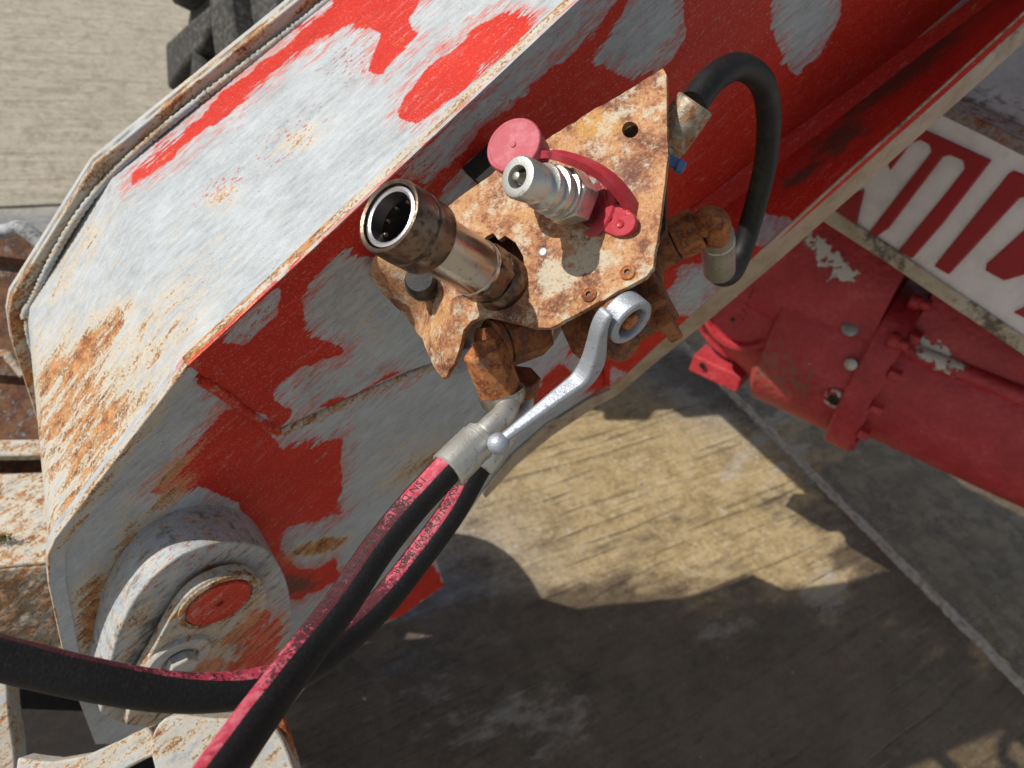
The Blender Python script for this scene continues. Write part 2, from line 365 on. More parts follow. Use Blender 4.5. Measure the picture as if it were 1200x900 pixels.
# ------------------------------------------------------------------ ground: cast concrete slabs
GP = onplane(UP, -H)
def gw(px, py): return W(GP(px, py))
jx0, jx1 = gw(800, 410)[0], gw(1150, 745)[0]
JX = (jx0 + jx1) / 2
JY = gw(60, 240)[1]
def unW(p): return (np.asarray(p) - CAMP) @ RM
def concrete():
    t = NT('brushed_concrete'); q = t.attr('q', True)
    wet_shade = t.attr('wet_shade'); damp = t.attr('damp'); grey_sheen = t.attr('grey')
    st = t.vmul(q, (.045, 1, 1)); l1 = t.noise(st, 26, 5, .65); l2 = t.noise(t.vmul(q, (.07, 1, 1)), 95, 4, .7); n = t.noise(q, 5, 6, .6); fine = t.noise(q, 260, 4, .75)
    n = t.noise(q, 9, 7, .7); f = t.add(t.add(t.mul(l2, .16), t.mul(l1, .12)), t.add(t.mul(n, .34), t.mul(t.noise(q, 85, 5, .8), .40)))
    dry = t.ramp(f, [(.38, (.26, .225, .175)), (.5, (.43, .385, .31)), (.62, (.56, .51, .425))])
    tan = t.ramp(f, [(.38, (.17, .115, .052)), (.5, (.46, .335, .165)), (.64, (.66, .52, .31))])
    c = t.mix(damp, dry, tan)
    sy = t.t.nodes.new('ShaderNodeSeparateXYZ'); t.t.links.new(q, sy.inputs[0]); gp = t.math('SINE', t.add(t.mul(sy.outputs[1], 190.0), t.mul(t.noise(t.vmul(q, (.10, 1, 1)), 7, 3, .6), 22.0))); gr = t.mul(t.mul(t.ss(gp, .62, .96), t.ss(t.noise(t.vmul(q, (.10, 1, 1)), 22, 4, .7), .48, .66)), t.add(.45, t.mul(damp, .55))); c = t.mix(t.mul(gr, .50), c, (.07, .052, .032)); mo = t.noise(q, 26, 7, .78); c = t.mix(t.ss(mo, .50, .62, 0, .40), c, (.17, .125, .07)); c = t.mix(t.ss(mo, .47, .38, 0, .35), c, (.60, .53, .41))
    ag = t.ss(t.noise(q, 70, 5, .75), .56, .66); c = t.mix(t.mul(ag, .35), c, (.12, .09, .055)); al = t.ss(t.voro(q, 34), .30, .12); al = t.mul(al, t.ss(t.noise(q, 14, 3), .42, .56)); c = t.mix(t.mul(al, .55), c, (.62, .56, .45))
    dl = t.mul(t.ss(t.noise(t.vmul(q, (.03, 1, 1)), 60, 4, .75), .50, .64), t.sub(1.0, damp)); c = t.mix(t.mul(dl, .42), c, (.20, .17, .125))
    c = t.mix(grey_sheen, c, t.ramp(f, [(.4, (.10, .115, .14)), (.6, (.34, .37, .42))]))
    wn_ = t.ss(t.add(wet_shade, t.mul(t.sub(t.noise(t.vmul(q, (.4, 1, 1)), 9, 6, .65), .5), 1.9)), .28, .66)
    c = t.mix(t.mul(wn_, .88), c, t.ramp(f, [(.4, (.028, .018, .010)), (.62, (.15, .098, .052))]))
    sp = t.ss(t.add(t.noise(t.vmul(q, (.5, 1, 1)), 15, 7, .72), t.mul(t.attr('scuff'), .28)), .66, .82)
    c = t.mix(t.mul(sp, .55), c, (.50, .47, .42))
    rd = t.ss(t.voro(q, 9), .035, .02); c = t.mix(t.mul(t.mul(rd, t.attr('redspot')), .8), c, (.55, .08, .05))
    h = t.add(t.add(t.add(t.mul(l2, .9), t.mul(l1, .8)), t.mul(fine, .5)), t.mul(gr, -.9))
    dg = t.mul(damp, t.ss(t.noise(q, 16, 5, .7), .47, .60)); r = t.add(t.sub(.88, t.mul(dg, .42)), t.add(t.mul(wn_, -.55), t.mul(t.mul(wet_shade, t.ss(t.noise(q, 14, 5), .5, .6)), -.16)))
    return t.out(c, r, 0.0, t.bump(h, .008, .9))
M_conc = concrete(); M_seal = simple_rust('pale_joint_sealant', .4, (.8, .8, .7), .30, (.50, .45, .37), sc=.4)
M_gbase = plastic('grit_bed', (.05, .045, .035), (.09, .08, .06), .9)
v = np.array([(-60, -60, -.03), (60, -60, -.03), (60, 60, -.03), (-60, 60, -.03)])
ground = mesh('ground', unW(v), [(0, 1, 2, 3)], M_gbase, kind='structure', loc=(0, 0, -.03), smooth=0)
def slab(x0, x1, y0, y1, dense, dz=0.0):
    def axis(a, b, d):
        lo, hi = (-2.2, 3.2) if d == 0 else (-1.2, 6.5)
        s = [a] + [t for t in np.arange(lo, hi, .022 if dense else .2) if a + .01 < t < b - .01] + [b]; return np.array(s)
    X = axis(x0, x1, 0); Y = axis(y0, y1, 1); g = np.stack(np.meshgrid(X, Y), -1).reshape(-1, 2); nx, ny = len(X), len(Y)
    z = np.full(len(g), dz); V = np.column_stack([g, z]); Fc = [(j * nx + i, j * nx + i + 1, (j + 1) * nx + i + 1, (j + 1) * nx + i) for j in range(ny - 1) for i in range(nx - 1)]
    # rim going down
    rim = [i for i in range(nx)] + [j * nx + nx - 1 for j in range(1, ny)] + [(ny - 1) * nx + i for i in range(nx - 2, -1, -1)] + [j * nx for j in range(ny - 2, 0, -1)]
    b = len(V); V = np.vstack([V, V[rim] - (0, 0, .025)]); m = len(rim)
    for k in range(m): Fc.append((rim[(k + 1) % m], rim[k], b + k, b + (k + 1) % m))
    C = unW(V); zz = C[:, 2] < -.2; px = np.where(zz[:, None], proj(np.where(zz[:, None], C, -1.0)), -5000.)
    bl = lambda *a: blob(px, *a)
    wet_shade = 1.25 * smax(bl(900, 860, 480, 170, -8), bl(1120, 620, 190, 150, -45), .62 * bl(450, 830, 230, 190), .95 * bl(650, 760, 120, 80), .6 * bl(830, 450, 150, 30, -30))  # wet patches, deepened to darken the shaded ground as well
    damp = np.clip(1.15 * smax(bl(760, 600, 480, 330), bl(1050, 800, 500, 300)), 0, 1)
    grey = np.clip(smax(1.3 * bl(480, 740, 130, 110, 30), .9 * bl(810, 440, 110, 40, -25), .75 * bl(60, 262, 260, 18)), 0, 1)  # first blob paints the sky's sheen on wet concrete as bluish grey
    scuff = smax(1.3 * bl(895, 510, 12, 80, -47), 1.1 * bl(925, 540, 10, 60, -47), bl(640, 860, 80, 40, 10), bl(850, 740, 60, 22), .45 * bl(800, 600, 160, 60, 20), bl(960, 700, 40, 50), .8 * bl(560, 830, 120, 60))
    rs = bl(730, 600, 70, 40)
    o = mesh('concrete_slab', C, Fc, M_conc, ground, dict(wet_shade=wet_shade, damp=damp, grey=grey, scuff=scuff, redspot=rs), smooth=30, q=V)
    return o
G = .010
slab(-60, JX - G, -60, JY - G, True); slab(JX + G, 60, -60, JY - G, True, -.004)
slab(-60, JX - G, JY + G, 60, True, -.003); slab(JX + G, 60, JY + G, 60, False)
pv_, pf_ = [], []
jg_ = [gw(*p)[1] for p in ((860, 470), (960, 570))]
for k in range(900):
    X_, Y_ = (rng.uniform(-.6, 2.6), rng.uniform(.1, 3.2)) if k < 420 else (JX + rng.normal(-.012, .022), rng.uniform(min(jg_), max(jg_))); r_ = rng.uniform(.0015, .0045) * (1.8 if rng.random() < .06 else 1)
    c_ = np.array((X_, Y_, r_ * .4)); b_ = len(pv_) * 6; d_ = rng.uniform(.6, 1.2, 6)[:, None] * np.array([(1, 0, 0), (0, 1, 0), (-1, 0, 0), (0, -1, 0), (0, 0, .7), (0, 0, -.7)]) * r_
    pv_.append(c_ + d_); pf_ += [tuple(b_ + i for i in t) for t in ((0, 1, 4), (1, 2, 4), (2, 3, 4), (3, 0, 4), (1, 0, 5), (2, 1, 5), (3, 2, 5), (0, 3, 5))]
mesh('loose_grit', unW(np.vstack(pv_)), pf_, simple_rust('grit_stones', 1, (.75, .7, .65), .3, (.42, .38, .31)), ground, smooth=0, kind='stuff')
# joint sealant, uneven
ys = np.arange(-1.5, JY, .012); V = []; wob = np.convolve(rng.normal(0, 1, len(ys) + 8), np.ones(5) / 5, 'valid')
for i, y in enumerate(ys):
    e = .008 * wob[i]; k_ = 1 + .5 * abs(wob[(i * 3) % len(wob)])
    for dx, dz in ((-.022 * k_, -.004), (-.013 + e, .004 + .003 * wob[i]), (e * .6, .009 + rng.normal(0, .002)), (.013 + e, .003), (.022 * k_, -.006)): V.append((JX + dx, y, dz))
Fc = [(i * 5 + k, i * 5 + k + 1, i * 5 + k + 6, i * 5 + k + 5) for i in range(len(ys) - 1) for k in range(4)]
mesh('joint_sealant', unW(np.array(V)), Fc, M_seal, ground, smooth=60)

M_edge = whitepanel('stained_cream_edge', (.42, .34, .25), (.30, .21, .13), (.10, .05, .025))
# ------------------------------------------------------------------ the loader boom
def ribbon(A, B, thick, m=10, nsub=None, step=.012):
    A = np.asarray(A, float); B = np.asarray(B, float); a2, b2 = [], []
    for i in range(len(A) - 1):
        k = max(1, int(np.linalg.norm(A[i + 1] - A[i]) / step)) if nsub is None else nsub
        for j in range(k): a2.append(A[i] + (A[i + 1] - A[i]) * j / k); b2.append(B[i] + (B[i + 1] - B[i]) * j / k)
    a2.append(A[-1]); b2.append(B[-1]); a2 = np.array(a2); b2 = np.array(b2); n = len(a2)
    g = a2[:, None, :] + (b2 - a2)[:, None, :] * np.linspace(0, 1, m + 1)[None, :, None]
    T = np.gradient(a2, axis=0); Nn = np.cross(T, b2 - a2); Nn /= np.linalg.norm(Nn, axis=1)[:, None] + 1e-12
    mid = (a2 + b2) / 2; sg = np.sign(-(Nn * mid).sum(1)); sg = 1.0 if sg.sum() > 0 else -1.0; Nn = Nn * sg
    top = g.reshape(-1, 3); bot = (g - Nn[:, None, :] * thick).reshape(-1, 3); V = np.vstack([top, bot]); q = len(top); w_ = m + 1; Fc = []
    for i in range(n - 1):
        for j in range(m):
            a, b, c, d = i * w_ + j, (i + 1) * w_ + j, (i + 1) * w_ + j + 1, i * w_ + j + 1
            Fc.append((a, b, c, d)); Fc.append((d + q, c + q, b + q, a + q))
        for j, fl in ((0, 0), (m, 1)):
            a, b = i * w_ + j, (i + 1) * w_ + j; t = (a, a + q, b + q, b) if not fl else (b, b + q, a + q, a); Fc.append(t)
    for i, fl in ((0, 0), (n - 1, 1)):
        for j in range(m):
            a, b = i * w_ + j, i * w_ + j + 1; t = (b, b + q, a + q, a) if not fl else (a, a + q, b + q, b); Fc.append(t)
    if sg < 0: Fc = [f[::-1] for f in Fc]
    # first face check
    a, b, c = V[list(Fc[0][:3])]
    if np.cross(b - a, c - a).dot(-(a)) < 0: Fc = [f[::-1] for f in Fc]
    return V, Fc
K = .00072                                   # metres per photo pixel, for paint patch borders
boom = thing('loader_boom', side(300, 900), 'long red and grey loader boom with scuffed paint and rusty edges', 'machine arm')
def F0(V, red=None, **k):
    px = proj(V); z = np.zeros(len(px)); d = dict(red=np.full(len(px), -.06) if red is None else red(px), speck=z, rust=z, dirt=z)
    for a, f in k.items(): d[a] = f(px) if callable(f) else np.full(len(px), float(f))
    return d
def bm(name, V, Fc, red=None, parent=None, smooth=40, bevel=0, **k):
    return mesh(name, V, Fc, MB, parent or boom, F0(V, red, **k), smooth, bevel, q=qb(V))
def polys(ps, cut=()):
    def f(px):
        r = smax(*[sdf(px, p) for p in ps])
        for c in cut: r = np.minimum(r, -sdf(px, c))
        return r * K
    return f
# paint patches traced on the side
ARC = [(1400, -700), (1600, -100)]
red_side = [[(214, 425), (235, 392), (285, 362), (340, 310), (385, 275), (425, 235), (470, 195), (540, 130), (600, 95), (660, 70), (705, 0), (740, -60), (1100, -360), (1500, -100), (1150, 150), (960, 330), (720, 330), (650, 400), (600, 360), (540, 260), (500, 250), (440, 300), (390, 300), (352, 352), (362, 392), (402, 404), (402, 414), (350, 436), (327, 452), (318, 468), (344, 480), (330, 500), (290, 480), (222, 440)],
            [(680, 440), (690, 400), (640, 440), (640, 410), (720, 300), (860, 200), (860, 330), (740, 460), (690, 462)]]
cut_side = [[(470, 205), (520, 150), (600, 80), (690, 5), (700, -20), (735, -20), (690, 45), (640, 85), (600, 125), (560, 150), (530, 190), (500, 215)],
            [(700, 62), (738, 0), (760, -40), (800, -30), (803, 45), (778, 78), (742, 95), (716, 84), (697, 72)],
            [(905, -40), (985, -40), (984, 22), (960, 62), (934, 88), (924, 82), (905, 30)],
            [(508, 238), (540, 200), (560, 184), (566, 190), (556, 225), (520, 262)],
            [(640, 300), (560, 330), (580, 420), (640, 440), (670, 410), (690, 370), (730, 330)],
            [(262, 398), (275, 370), (330, 335), (325, 370), (283, 405)]]
red_nose = [[(170, 582), (205, 548), (262, 482), (278, 474), (300, 488), (330, 524), (402, 511), (401, 560), (398, 600), (372, 612), (338, 618), (328, 640), (350, 665), (366, 668), (395, 655), (400, 680), (350, 705), (330, 700), (318, 660), (295, 618), (280, 590), (240, 572)],
            [(225, 740), (280, 700), (320, 720), (260, 770)], [(232, 790), (300, 770), (310, 790), (240, 800)], [(490, 640), (525, 684), (470, 724), (430, 742), (460, 700)]]
streaks = [[(370, 480), (385, 470), (402, 466), (405, 472), (380, 484)], [(435, 450), (450, 440), (474, 434), (470, 443), (445, 452)], [(640, 440), (665, 425), (670, 440), (650, 460), (618, 475)], [(600, 480), (625, 462), (640, 470), (600, 500)]]
near = [(1000, -299), (680, 0), (220, 430), (66, 632), (58, 652), (59, 684), (75, 760), (92, 820)]
outl = [(220, 430), (1000, -299), (1350, -149), (1108, 30), (1010, 103), (916, 172), (800, 262), (735, 320), (700, 380), (712, 452), (690, 466), (640, 498), (600, 533), (565, 578), (535, 622), (508, 652), (521, 686), (470, 722), (420, 745), (370, 790), (330, 840), (250, 870), (112, 872), (92, 820), (75, 760), (59, 684), (58, 652), (66, 632)]
V, Fc, px2 = sheet(outl, [], side, -N2 * .012, 6)
bm('side_plate', V, Fc, polys(red_nose + red_side + streaks, cut_side), speck=lambda p: .55 * smax(blob(p, 530, 580, 120, 60, 40), blob(p, 620, 470, 60, 50), blob(p, 700, 400, 60, 80), .8 * blob(p, 330, 640, 60, 50)),
   rust=lambda p: 1.15 * smax(.75 * blob(p, 110, 720, 30, 60, -10), .75 * blob(p, 150, 660, 22, 60, -10), .5 * blob(p, 195, 580, 20, 60, -30), .9 * blob(p, 375, 640, 40, 10, 15), .6 * blob(p, 510, 560, 60, 50)),
   dirt=lambda p: smax(blob(p, 340, 685, 40, 18, 5), .35 * blob(p, 170, 700, 40, 70), .9 * blob(p, 745, 400, 8, 60, -50)))
# overlapping reinforcement plate, welded on, proud of the side
o7 = off(.0035)
ro = [(221, 428), (1000, -301), (1345, -132), (1108, 30), (1010, 100), (916, 169), (800, 259), (735, 317), (690, 352), (640, 385), (560, 408), (480, 434), (400, 470), (327, 502), (300, 487), (262, 458)]
V, Fc, px2 = sheet(ro, [], o7, -N2 * .0033, 5)
bm('reinforcement_plate', V, Fc, polys(red_side + [[(330, 458), (380, 435), (390, 440), (340, 470)]][:0] + streaks, cut_side),
   speck=lambda p: smax(.8 * blob(p, 300, 375, 60, 40, 40), .9 * blob(p, 480, 215, 60, 30, 40), .9 * blob(p, 590, 135, 60, 30, 40), .9 * blob(p, 240, 415, 30, 30), .8 * blob(p, 400, 480, 70, 12, 22), .5 * blob(p, 720, 90, 50, 40)),
   rust=lambda p: smax(.3 * blob(p, 225, 430, 20, 10), .25 * blob(p, 430, 390, 30, 30)), dirt=lambda p: smax(.30 * blob(p, 795, 150, 35, 60), .6 * blob(p, 520, 240, 12, 20), .35 * blob(p, 840, 120, 16, 40)))
def bead(pts3, r, wob, name='weld_bead', n=None, **k):
    L = np.linalg.norm(np.diff(pts3, axis=0), axis=1).sum(); n = n or int(L / .0016); C = spline(pts3, n); rr = r * (1 + wob * np.abs(np.sin(np.arange(n) * .85)) + rng.normal(0, wob * .3, n))
    V, Fc, *_ = tube(C, rr, 8); return bm(name, V, Fc, smooth=60, **k)
bead([off(.002)(*p) for p in [(236, 445), (262, 461), (300, 490), (327, 505)]], .0042, .25, speck=1.0, red=lambda p: np.full(len(p), .002), rust=.2)
bead([off(.002)(*p) for p in [(327, 505), (400, 473), (480, 438), (560, 412), (640, 390)]], .0045, .25, speck=.8, rust=.45)
# top plate, far plate, rims
far3 = onplane(N2, C2 - .267); d3 = lambda a, k: np.asarray(a) + DB * k
farpx = [(500, -125), (345, 0), (110, 190), (13, 345), (9, 366), (14, 400), (50, 510), (60, 560)]
An = [side(*p) for p in near]; Af = [far3(*p) for p in farpx]; An = [d3(An[0], 1.6)] + An; Af = [d3(Af[0], 1.6)] + Af
An = np.array(An); Af = np.array(Af)
drop = []
for i in range(len(An)):
    T = An[min(i + 1, len(An) - 1)] - An[max(i - 1, 0)]; n_ = nrm(np.cross(T, Af[i] - An[i])); n_ = n_ if n_[2] > -.2 and n_.dot(-An[i]) > 0 else -n_; drop.append(n_)
drop = np.array(drop)
At = Af - drop * .016; Ant = An - drop * .0008
V, Fc = ribbon(Ant, At, .010, m=46, step=.006)
top_red = [[(152, 219), (158, 205), (185, 178), (232, 140), (262, 108), (318, 66), (385, 8), (398, -10), (480, -60), (440, 10), (405, 30), (372, 48), (335, 72), (300, 104), (272, 130), (215, 172), (188, 198)],
           [(392, 26), (400, 0), (410, -40), (500, -40), (500, -5), (478, 22), (486, 42), (466, 62), (447, 86), (428, 84), (438, 62), (444, 40), (432, 32), (415, 36)],
           [(467, 132), (474, 114), (492, 92), (520, 62), (556, 32), (590, 16), (620, 12), (626, 20), (612, 50), (575, 82), (530, 116), (492, 145), (474, 141)]]
def top_speck(p): return smax(.72 * blob(p, 340, 160, 90, 40, 40), .8 * blob(p, 260, 220, 60, 25, 35), .55 * blob(p, 230, 340, 70, 30, 42), .75 * blob(p, 410, 70, 60, 40, 30), .6 * blob(p, 300, 90, 90, 14, 40), .5 * blob(p, 180, 190, 60, 20, 40))
def top_rust(p): return 1.25 * smax(.50 * blob(p, 100, 500, 140, 130, 50), .62 * blob(p, 105, 410, 90, 26, 48), .58 * blob(p, 60, 440, 60, 20, 60), .50 * blob(p, 130, 540, 150, 30, 50), .56 * blob(p, 85, 600, 60, 30, 50), .36 * blob(p, 170, 400, 120, 60, 45), .42 * blob(p, 260, 232, 26, 14, 30), .34 * blob(p, 345, 165, 40, 20, 30), .30 * blob(p, 90, 300, 100, 25, 55), .4 * blob(p, 50, 330, 90, 8, 60))
bm('top_plate', V, Fc, polys(top_red), speck=top_speck, rust=top_rust, dirt=lambda p: smax(.35 * blob(p, 130, 190, 30, 14, 40), .35 * blob(p, 60, 300, 90, 10, 60)))
V, Fc = ribbon(Af - N2 * .006, Af + N2 * .004, .020, m=3, step=.01)
bm('far_rim', V, Fc, rust=lambda p: .50 + .12 * np.sin(p[:, 0] * .07), dirt=.12, bevel=.0012)
bead(At[1:] + N2 * .008 + drop[1:] * .0006, .0030, .3, rust=.35, dirt=.35)
V, Fc = ribbon(An[:4] + drop[:4] * .0012, An[:4] - N2 * .011 + drop[:4] * .0012, .006, m=4, step=.01)
bm('near_rim', V, Fc, rust=lambda p: .66 - .0004 * (p[:, 0] - 220), dirt=.1, bevel=.0008)
V, Fc = ribbon(An[3:] + drop[3:] * .0012, An[3:] - N2 * .006 + drop[3:] * .0012, .006, m=3, step=.01)
bm('near_rim', V, Fc, rust=.5, dirt=.1, bevel=.0008)
mirror = [tuple(proj(side(*p) - N2 * .267)) for p in [(1350, -149), (1108, 30), (916, 172), (800, 262), (703, 380), (712, 452), (690, 466), (640, 498), (600, 533), (565, 578), (535, 622), (508, 652), (521, 686), (470, 722), (420, 745), (370, 790), (330, 850)]]
V, Fc, _ = sheet([(500, -125), (345, 0), (110, 190), (13, 345), (9, 366), (14, 400), (50, 510), (60, 560), (130, 700)] + mirror[::-1] + [(1000, -350)], [], far3, -N2 * .010, 40)
bm('far_side_plate', V, Fc, rust=.3)
V, Fc, _ = sheet(smoothpoly([(225, 397), (300, 432), (342, 460), (372, 488), (383, 515), (378, 540), (331, 578), (250, 590), (130, 560), (70, 470), (60, 400), (110, 345)], 40), [], onplane(N2, C2 - .40), -N2 * .05, 30)
bm('shadow_lobe', V, Fc, rust=.4)  # unseen lobe added beyond the boom to shape its ground shadow
gq = side(700, -22); gl = [gq, gq + DB * .40]; V, Fc = box(gq + DB * .20 - N2 * .055 + N1 * .10, DB, N2, N1, .40, .10, .20); bm('corner_shade_box', V, Fc, rust=.4, bevel=.003)  # box above the view, added to shade the lower right ground
# the out-turned lower flange and its rusty edge
inn = [(1350, -149), (1108, 30), (1010, 103), (916, 172), (800, 262), (735, 320), (703, 380), (712, 450)]
out_ = [(1420, -185), (1200, 15), (1100, 106), (1000, 196), (900, 287), (820, 360), (760, 414), (716, 456)]
offs = [.12, .105, .105, .105, .095, .065, .03, .004]
A = [off(.0042)(*p) for p in inn]; B = [off(o)(*p) for p, o in zip(out_, offs)]; A = [d3(A[0], 1.2)] + A; B = [d3(B[0], 1.2)] + B
A = np.array(A); B = np.array(B)
near_n = np.array([side(*p) for p in [(712, 452), (690, 466), (640, 498), (600, 533), (565, 578), (535, 622), (508, 652), (521, 686), (470, 722), (420, 745), (370, 790), (330, 850)]])
V, Fc = ribbon(near_n - N2 * .012 + N1 * .004, near_n - N2 * .262 + N1 * .004, .006, m=6, step=.03); bm('nose_shade_plate', V, Fc, rust=.4)  # hidden closing strip, added to keep slivers of sun off the ground
# a rounded fillet between the side and the flange
mid1 = A + (B - A) * .16 + N2 * .004
V, Fc = ribbon(A + N1 * .014, mid1, .008, m=4, step=.01); V2, Fc2 = ribbon(mid1, B, .008, m=22, step=.008)
fl_red = lambda p: np.minimum(60.0, -smax(sdf(p, [(882, 262), (893, 250), (930, 258), (905, 285), (880, 290)]), sdf(p, [(780, 342), (800, 312), (838, 306), (852, 330), (835, 352), (812, 372), (786, 368)]), sdf(p, [(712, 440), (720, 430), (735, 440), (716, 458)]))) * K + .0
fl_dirt = lambda p: 1.3 * smax(.70 * blob(p, 1000, 130, 26, 13, 40), .75 * blob(p, 985, 160, 60, 22, 38), .80 * blob(p, 1060, 85, 110, 17, 37), .75 * blob(p, 1090, 60, 70, 16, 38), .75 * blob(p, 940, 205, 50, 13, 35), .4 * blob(p, 1150, 20, 60, 16, 38))
bm('lower_flange', V, Fc, lambda p: np.full(len(p), .05), dirt=.1, smooth=60)
bm('lower_flange', V2, Fc2, fl_red, dirt=fl_dirt, speck=.3, smooth=60)
Bl = []
edge_px = out_ + [(690, 468), (640, 500), (600, 535), (566, 580)]; edge_o = offs + [.004] * 4
wdt = [34, 28, 27, 26, 24, 20, 15, 11, 13, 14, 12, 6]
T1 = [off(o + .001)(x + .5, y + .5) for (x, y), o in zip(edge_px, edge_o)]; T2 = [off(o + .001)(x + w_ * .62, y + w_ * .72) for (x, y), o, w_ in zip(edge_px, edge_o, wdt)]
T1 = [d3(T1[0], 1.2)] + T1; T2 = [d3(T2[0], 1.2)] + T2
V, Fc = ribbon(T1, T2, .003, m=5, step=.01)
mesh('flange_edge', V, Fc, M_edge, boom, dict(dirt=.15 + .55 * blob(proj(V), 1060, 140, 120, 10, 42) + .5 * blob(proj(V), 1180, 40, 40, 12, 42) + .3 * blob(proj(V), 640, 500, 90, 30)), bevel=.0015)
if 0: bm('flange_edge', V, Fc, rust=lambda p: .26 + .2 * smax(blob(p, 660, 500, 80, 40), blob(p, 1120, 80, 80, 30)) , dirt=lambda p: .2 + .35 * blob(p, 1050, 150, 90, 8, 42), bevel=.0015)
V, Fc = ribbon([A[0] - N1 * .014, A[4] - N1 * .014, A[6] - N1 * .012], [A[0] - N2 * .25 - N1 * .014, A[4] - N2 * .25 - N1 * .014, A[6] - N2 * .25 - N1 * .012], .01, m=3, step=.1)
bm('bottom_plate', V, Fc, rust=.3)

# pin boss on the nose
fo = off(.046)
bo = smoothpoly([(118, 835), (124, 800), (138, 745), (160, 700), (195, 663), (235, 642), (275, 636), (312, 645), (335, 680), (342, 730), (335, 795), (305, 835), (240, 856), (150, 850)], 90)
V, Fc, _ = sheet(bo, [], fo, -N2 * .048, 7)
bm('pin_boss', V, Fc, polys([[(255, 790), (300, 740), (330, 720), (325, 800), (250, 812)], [(270, 735), (300, 700), (320, 722), (286, 752)]]), speck=lambda p: .5 + .2 * blob(p, 230, 650, 60, 40), rust=lambda p: smax(.24, .7 * blob(p, 250, 668, 14, 10), .55 * blob(p, 160, 740, 16, 60, -25)), dirt=lambda p: smax(.42, .75 * blob(p, 165, 760, 26, 80, -25), .6 * blob(p, 260, 800, 80, 40)), bevel=.0015, smooth=50)
f2 = off(.062)
rp = smoothpoly([(148, 850), (160, 800), (180, 762), (205, 718), (228, 692), (258, 676), (288, 672), (308, 684), (313, 706), (303, 728), (285, 752), (265, 778), (250, 800), (220, 850)], 80)
V, Fc, _ = sheet(rp, [], f2, -N2 * .0115, 6)
bm('retaining_plate', V, Fc, red=polys([[(180, 800), (250, 770), (290, 775), (240, 810)], [(262, 752), (300, 715), (315, 720), (290, 760)]]), speck=.6, rust=.46, dirt=.42, bevel=.0012, smooth=50, parent=boom)
pc = off(.066)(258, 708); V, Fc = lathe(pc - N2 * .02, pc, [(0, .0290), (.0185, .0290), (.0200, .0278), (.0190, .0225), (.0192, .004), (.014, .003)], 44); bm('pivot_pin', V, Fc, lambda p: np.full(len(p), .006) , speck=.1, dirt=.32, rust=.15, smooth=35)
V, Fc = lathe(pc - N2 * .006, pc, [(0, .0365), (.004, .036), (.0055, .0335), (.0045, .0308), (0, .0295)], 44, closed=False); bm('pin_collar', V, Fc, rust=.62, dirt=.45, speck=.5)
kc = off(.071)(213, 778); V, Fc = lathe(kc - N2 * .02, kc, [(0, .030), (.012, .030), (.0155, .028), (.016, .017), (.013, .016)], 40); bm('bolt_boss', V, Fc, rust=.4, dirt=.3)
V, Fc = hexa(kc - N2 * .006, kc + N2 * .006, .014); bm('bolt_head', V, Fc, dirt=.3, rust=.3, smooth=0, bevel=.0006)

# ------------------------------------------------------------------ rusty coupler bracket
NPl = nrm((-.45, .25, .857)); CP = -.4155
pl0 = onplane(NPl, CP)
def plate_fn(x, y):
    p = pl0(x, y)
    # the left leaf is dished and curls away, the lower tongue twists down
    k = min(1.0, max(0.0, (y - 296) / 60.0)); k = k * k * (3 - 2 * k); a = k * max(0.0, 545 - x - .35 * (y - 330))
    d = -.00046 * a - .0000012 * a * a
    r = math.exp(-((x - 505) / 42) ** 2 - ((y - 352 - (x - 505) * .10) / 9) ** 2) * .0035 + math.exp(-((x - 536) / 6) ** 2 - ((y - 368) / 22) ** 2) * .004
    b = max(0.0, y - 362) if x < 560 else 0.0
    d -= .0000035 * b * b * (1 if x < 545 else .3)
    return p + NPl * (d + r)
jit = lambda pts, s=.8: [(x + rng.normal(0, s), y + rng.normal(0, s)) for x, y in pts]
def dens(pts, step=9, s=.7):
    o = []
    for i in range(len(pts)):
        a = np.array(pts[i], float); b = np.array(pts[(i + 1) % len(pts)], float); k = max(1, int(np.linalg.norm(b - a) / step))
        for j in range(k): p_ = a + (b - a) * j / k; o.append(tuple(p_ + (rng.normal(0, s, 2) if j else 0)))
    return o
po = dens([(777, 80), (781, 88), (781, 130), (783, 182), (779, 215), (771, 272), (765, 314), (757, 324), (735, 336), (690, 360), (645, 384), (625, 384), (600, 377), (568, 370), (552, 376), (542, 386), (536, 400), (522, 420), (507, 433), (498, 433), (487, 420), (476, 400), (464, 380), (444, 365), (430, 352), (420, 334), (417, 322), (420, 314), (436, 302), (475, 272), (520, 246), (548, 224), (590, 194), (640, 164), (690, 132), (735, 106)], 9, .45)
torch = [(566, 300), (562, 286), (570, 277), (578, 273), (584, 281), (592, 276), (604, 284), (613, 300), (616, 325), (608, 350), (592, 362), (576, 360), (566, 345), (562, 320)]
V, Fc, pv = sheet(po, [ellipse(738.5, 152, 9.6, 9.6), torch, ellipse(694, 240, 20, 28, 10)], plate_fn, -NPl * .0045, 4)
brk = thing('coupler_bracket', V.min(0) * .5 + V.max(0) * .5, 'pointed orange rusty sheet bracket standing off the boom side under both couplers', 'bracket')
px = proj(V)
mesh('plate', V, Fc, MR, brk, dict(wht=smax(.42, blob(px, 652, 318, 36, 34), .9 * blob(px, 690, 300, 40, 30), .45 * blob(px, 560, 240, 40, 25), .5 * blob(px, 452, 370, 14, 26, 40), .3 * blob(px, 770, 240, 8, 60)), yel=smax(blob(px, 700, 145, 38, 20, 30), .5 * blob(px, 505, 370, 40, 30)), pur=smax(blob(px, 735, 205, 26, 40), .9 * blob(px, 505, 335, 40, 14, -10), .9 * blob(px, 590, 365, 50, 14), .5 * blob(px, 545, 240, 40, 12, 35))), 35, q=V * 1.0)
def onp(x, y, h=0.0): return plate_fn(x, y) + NPl * h
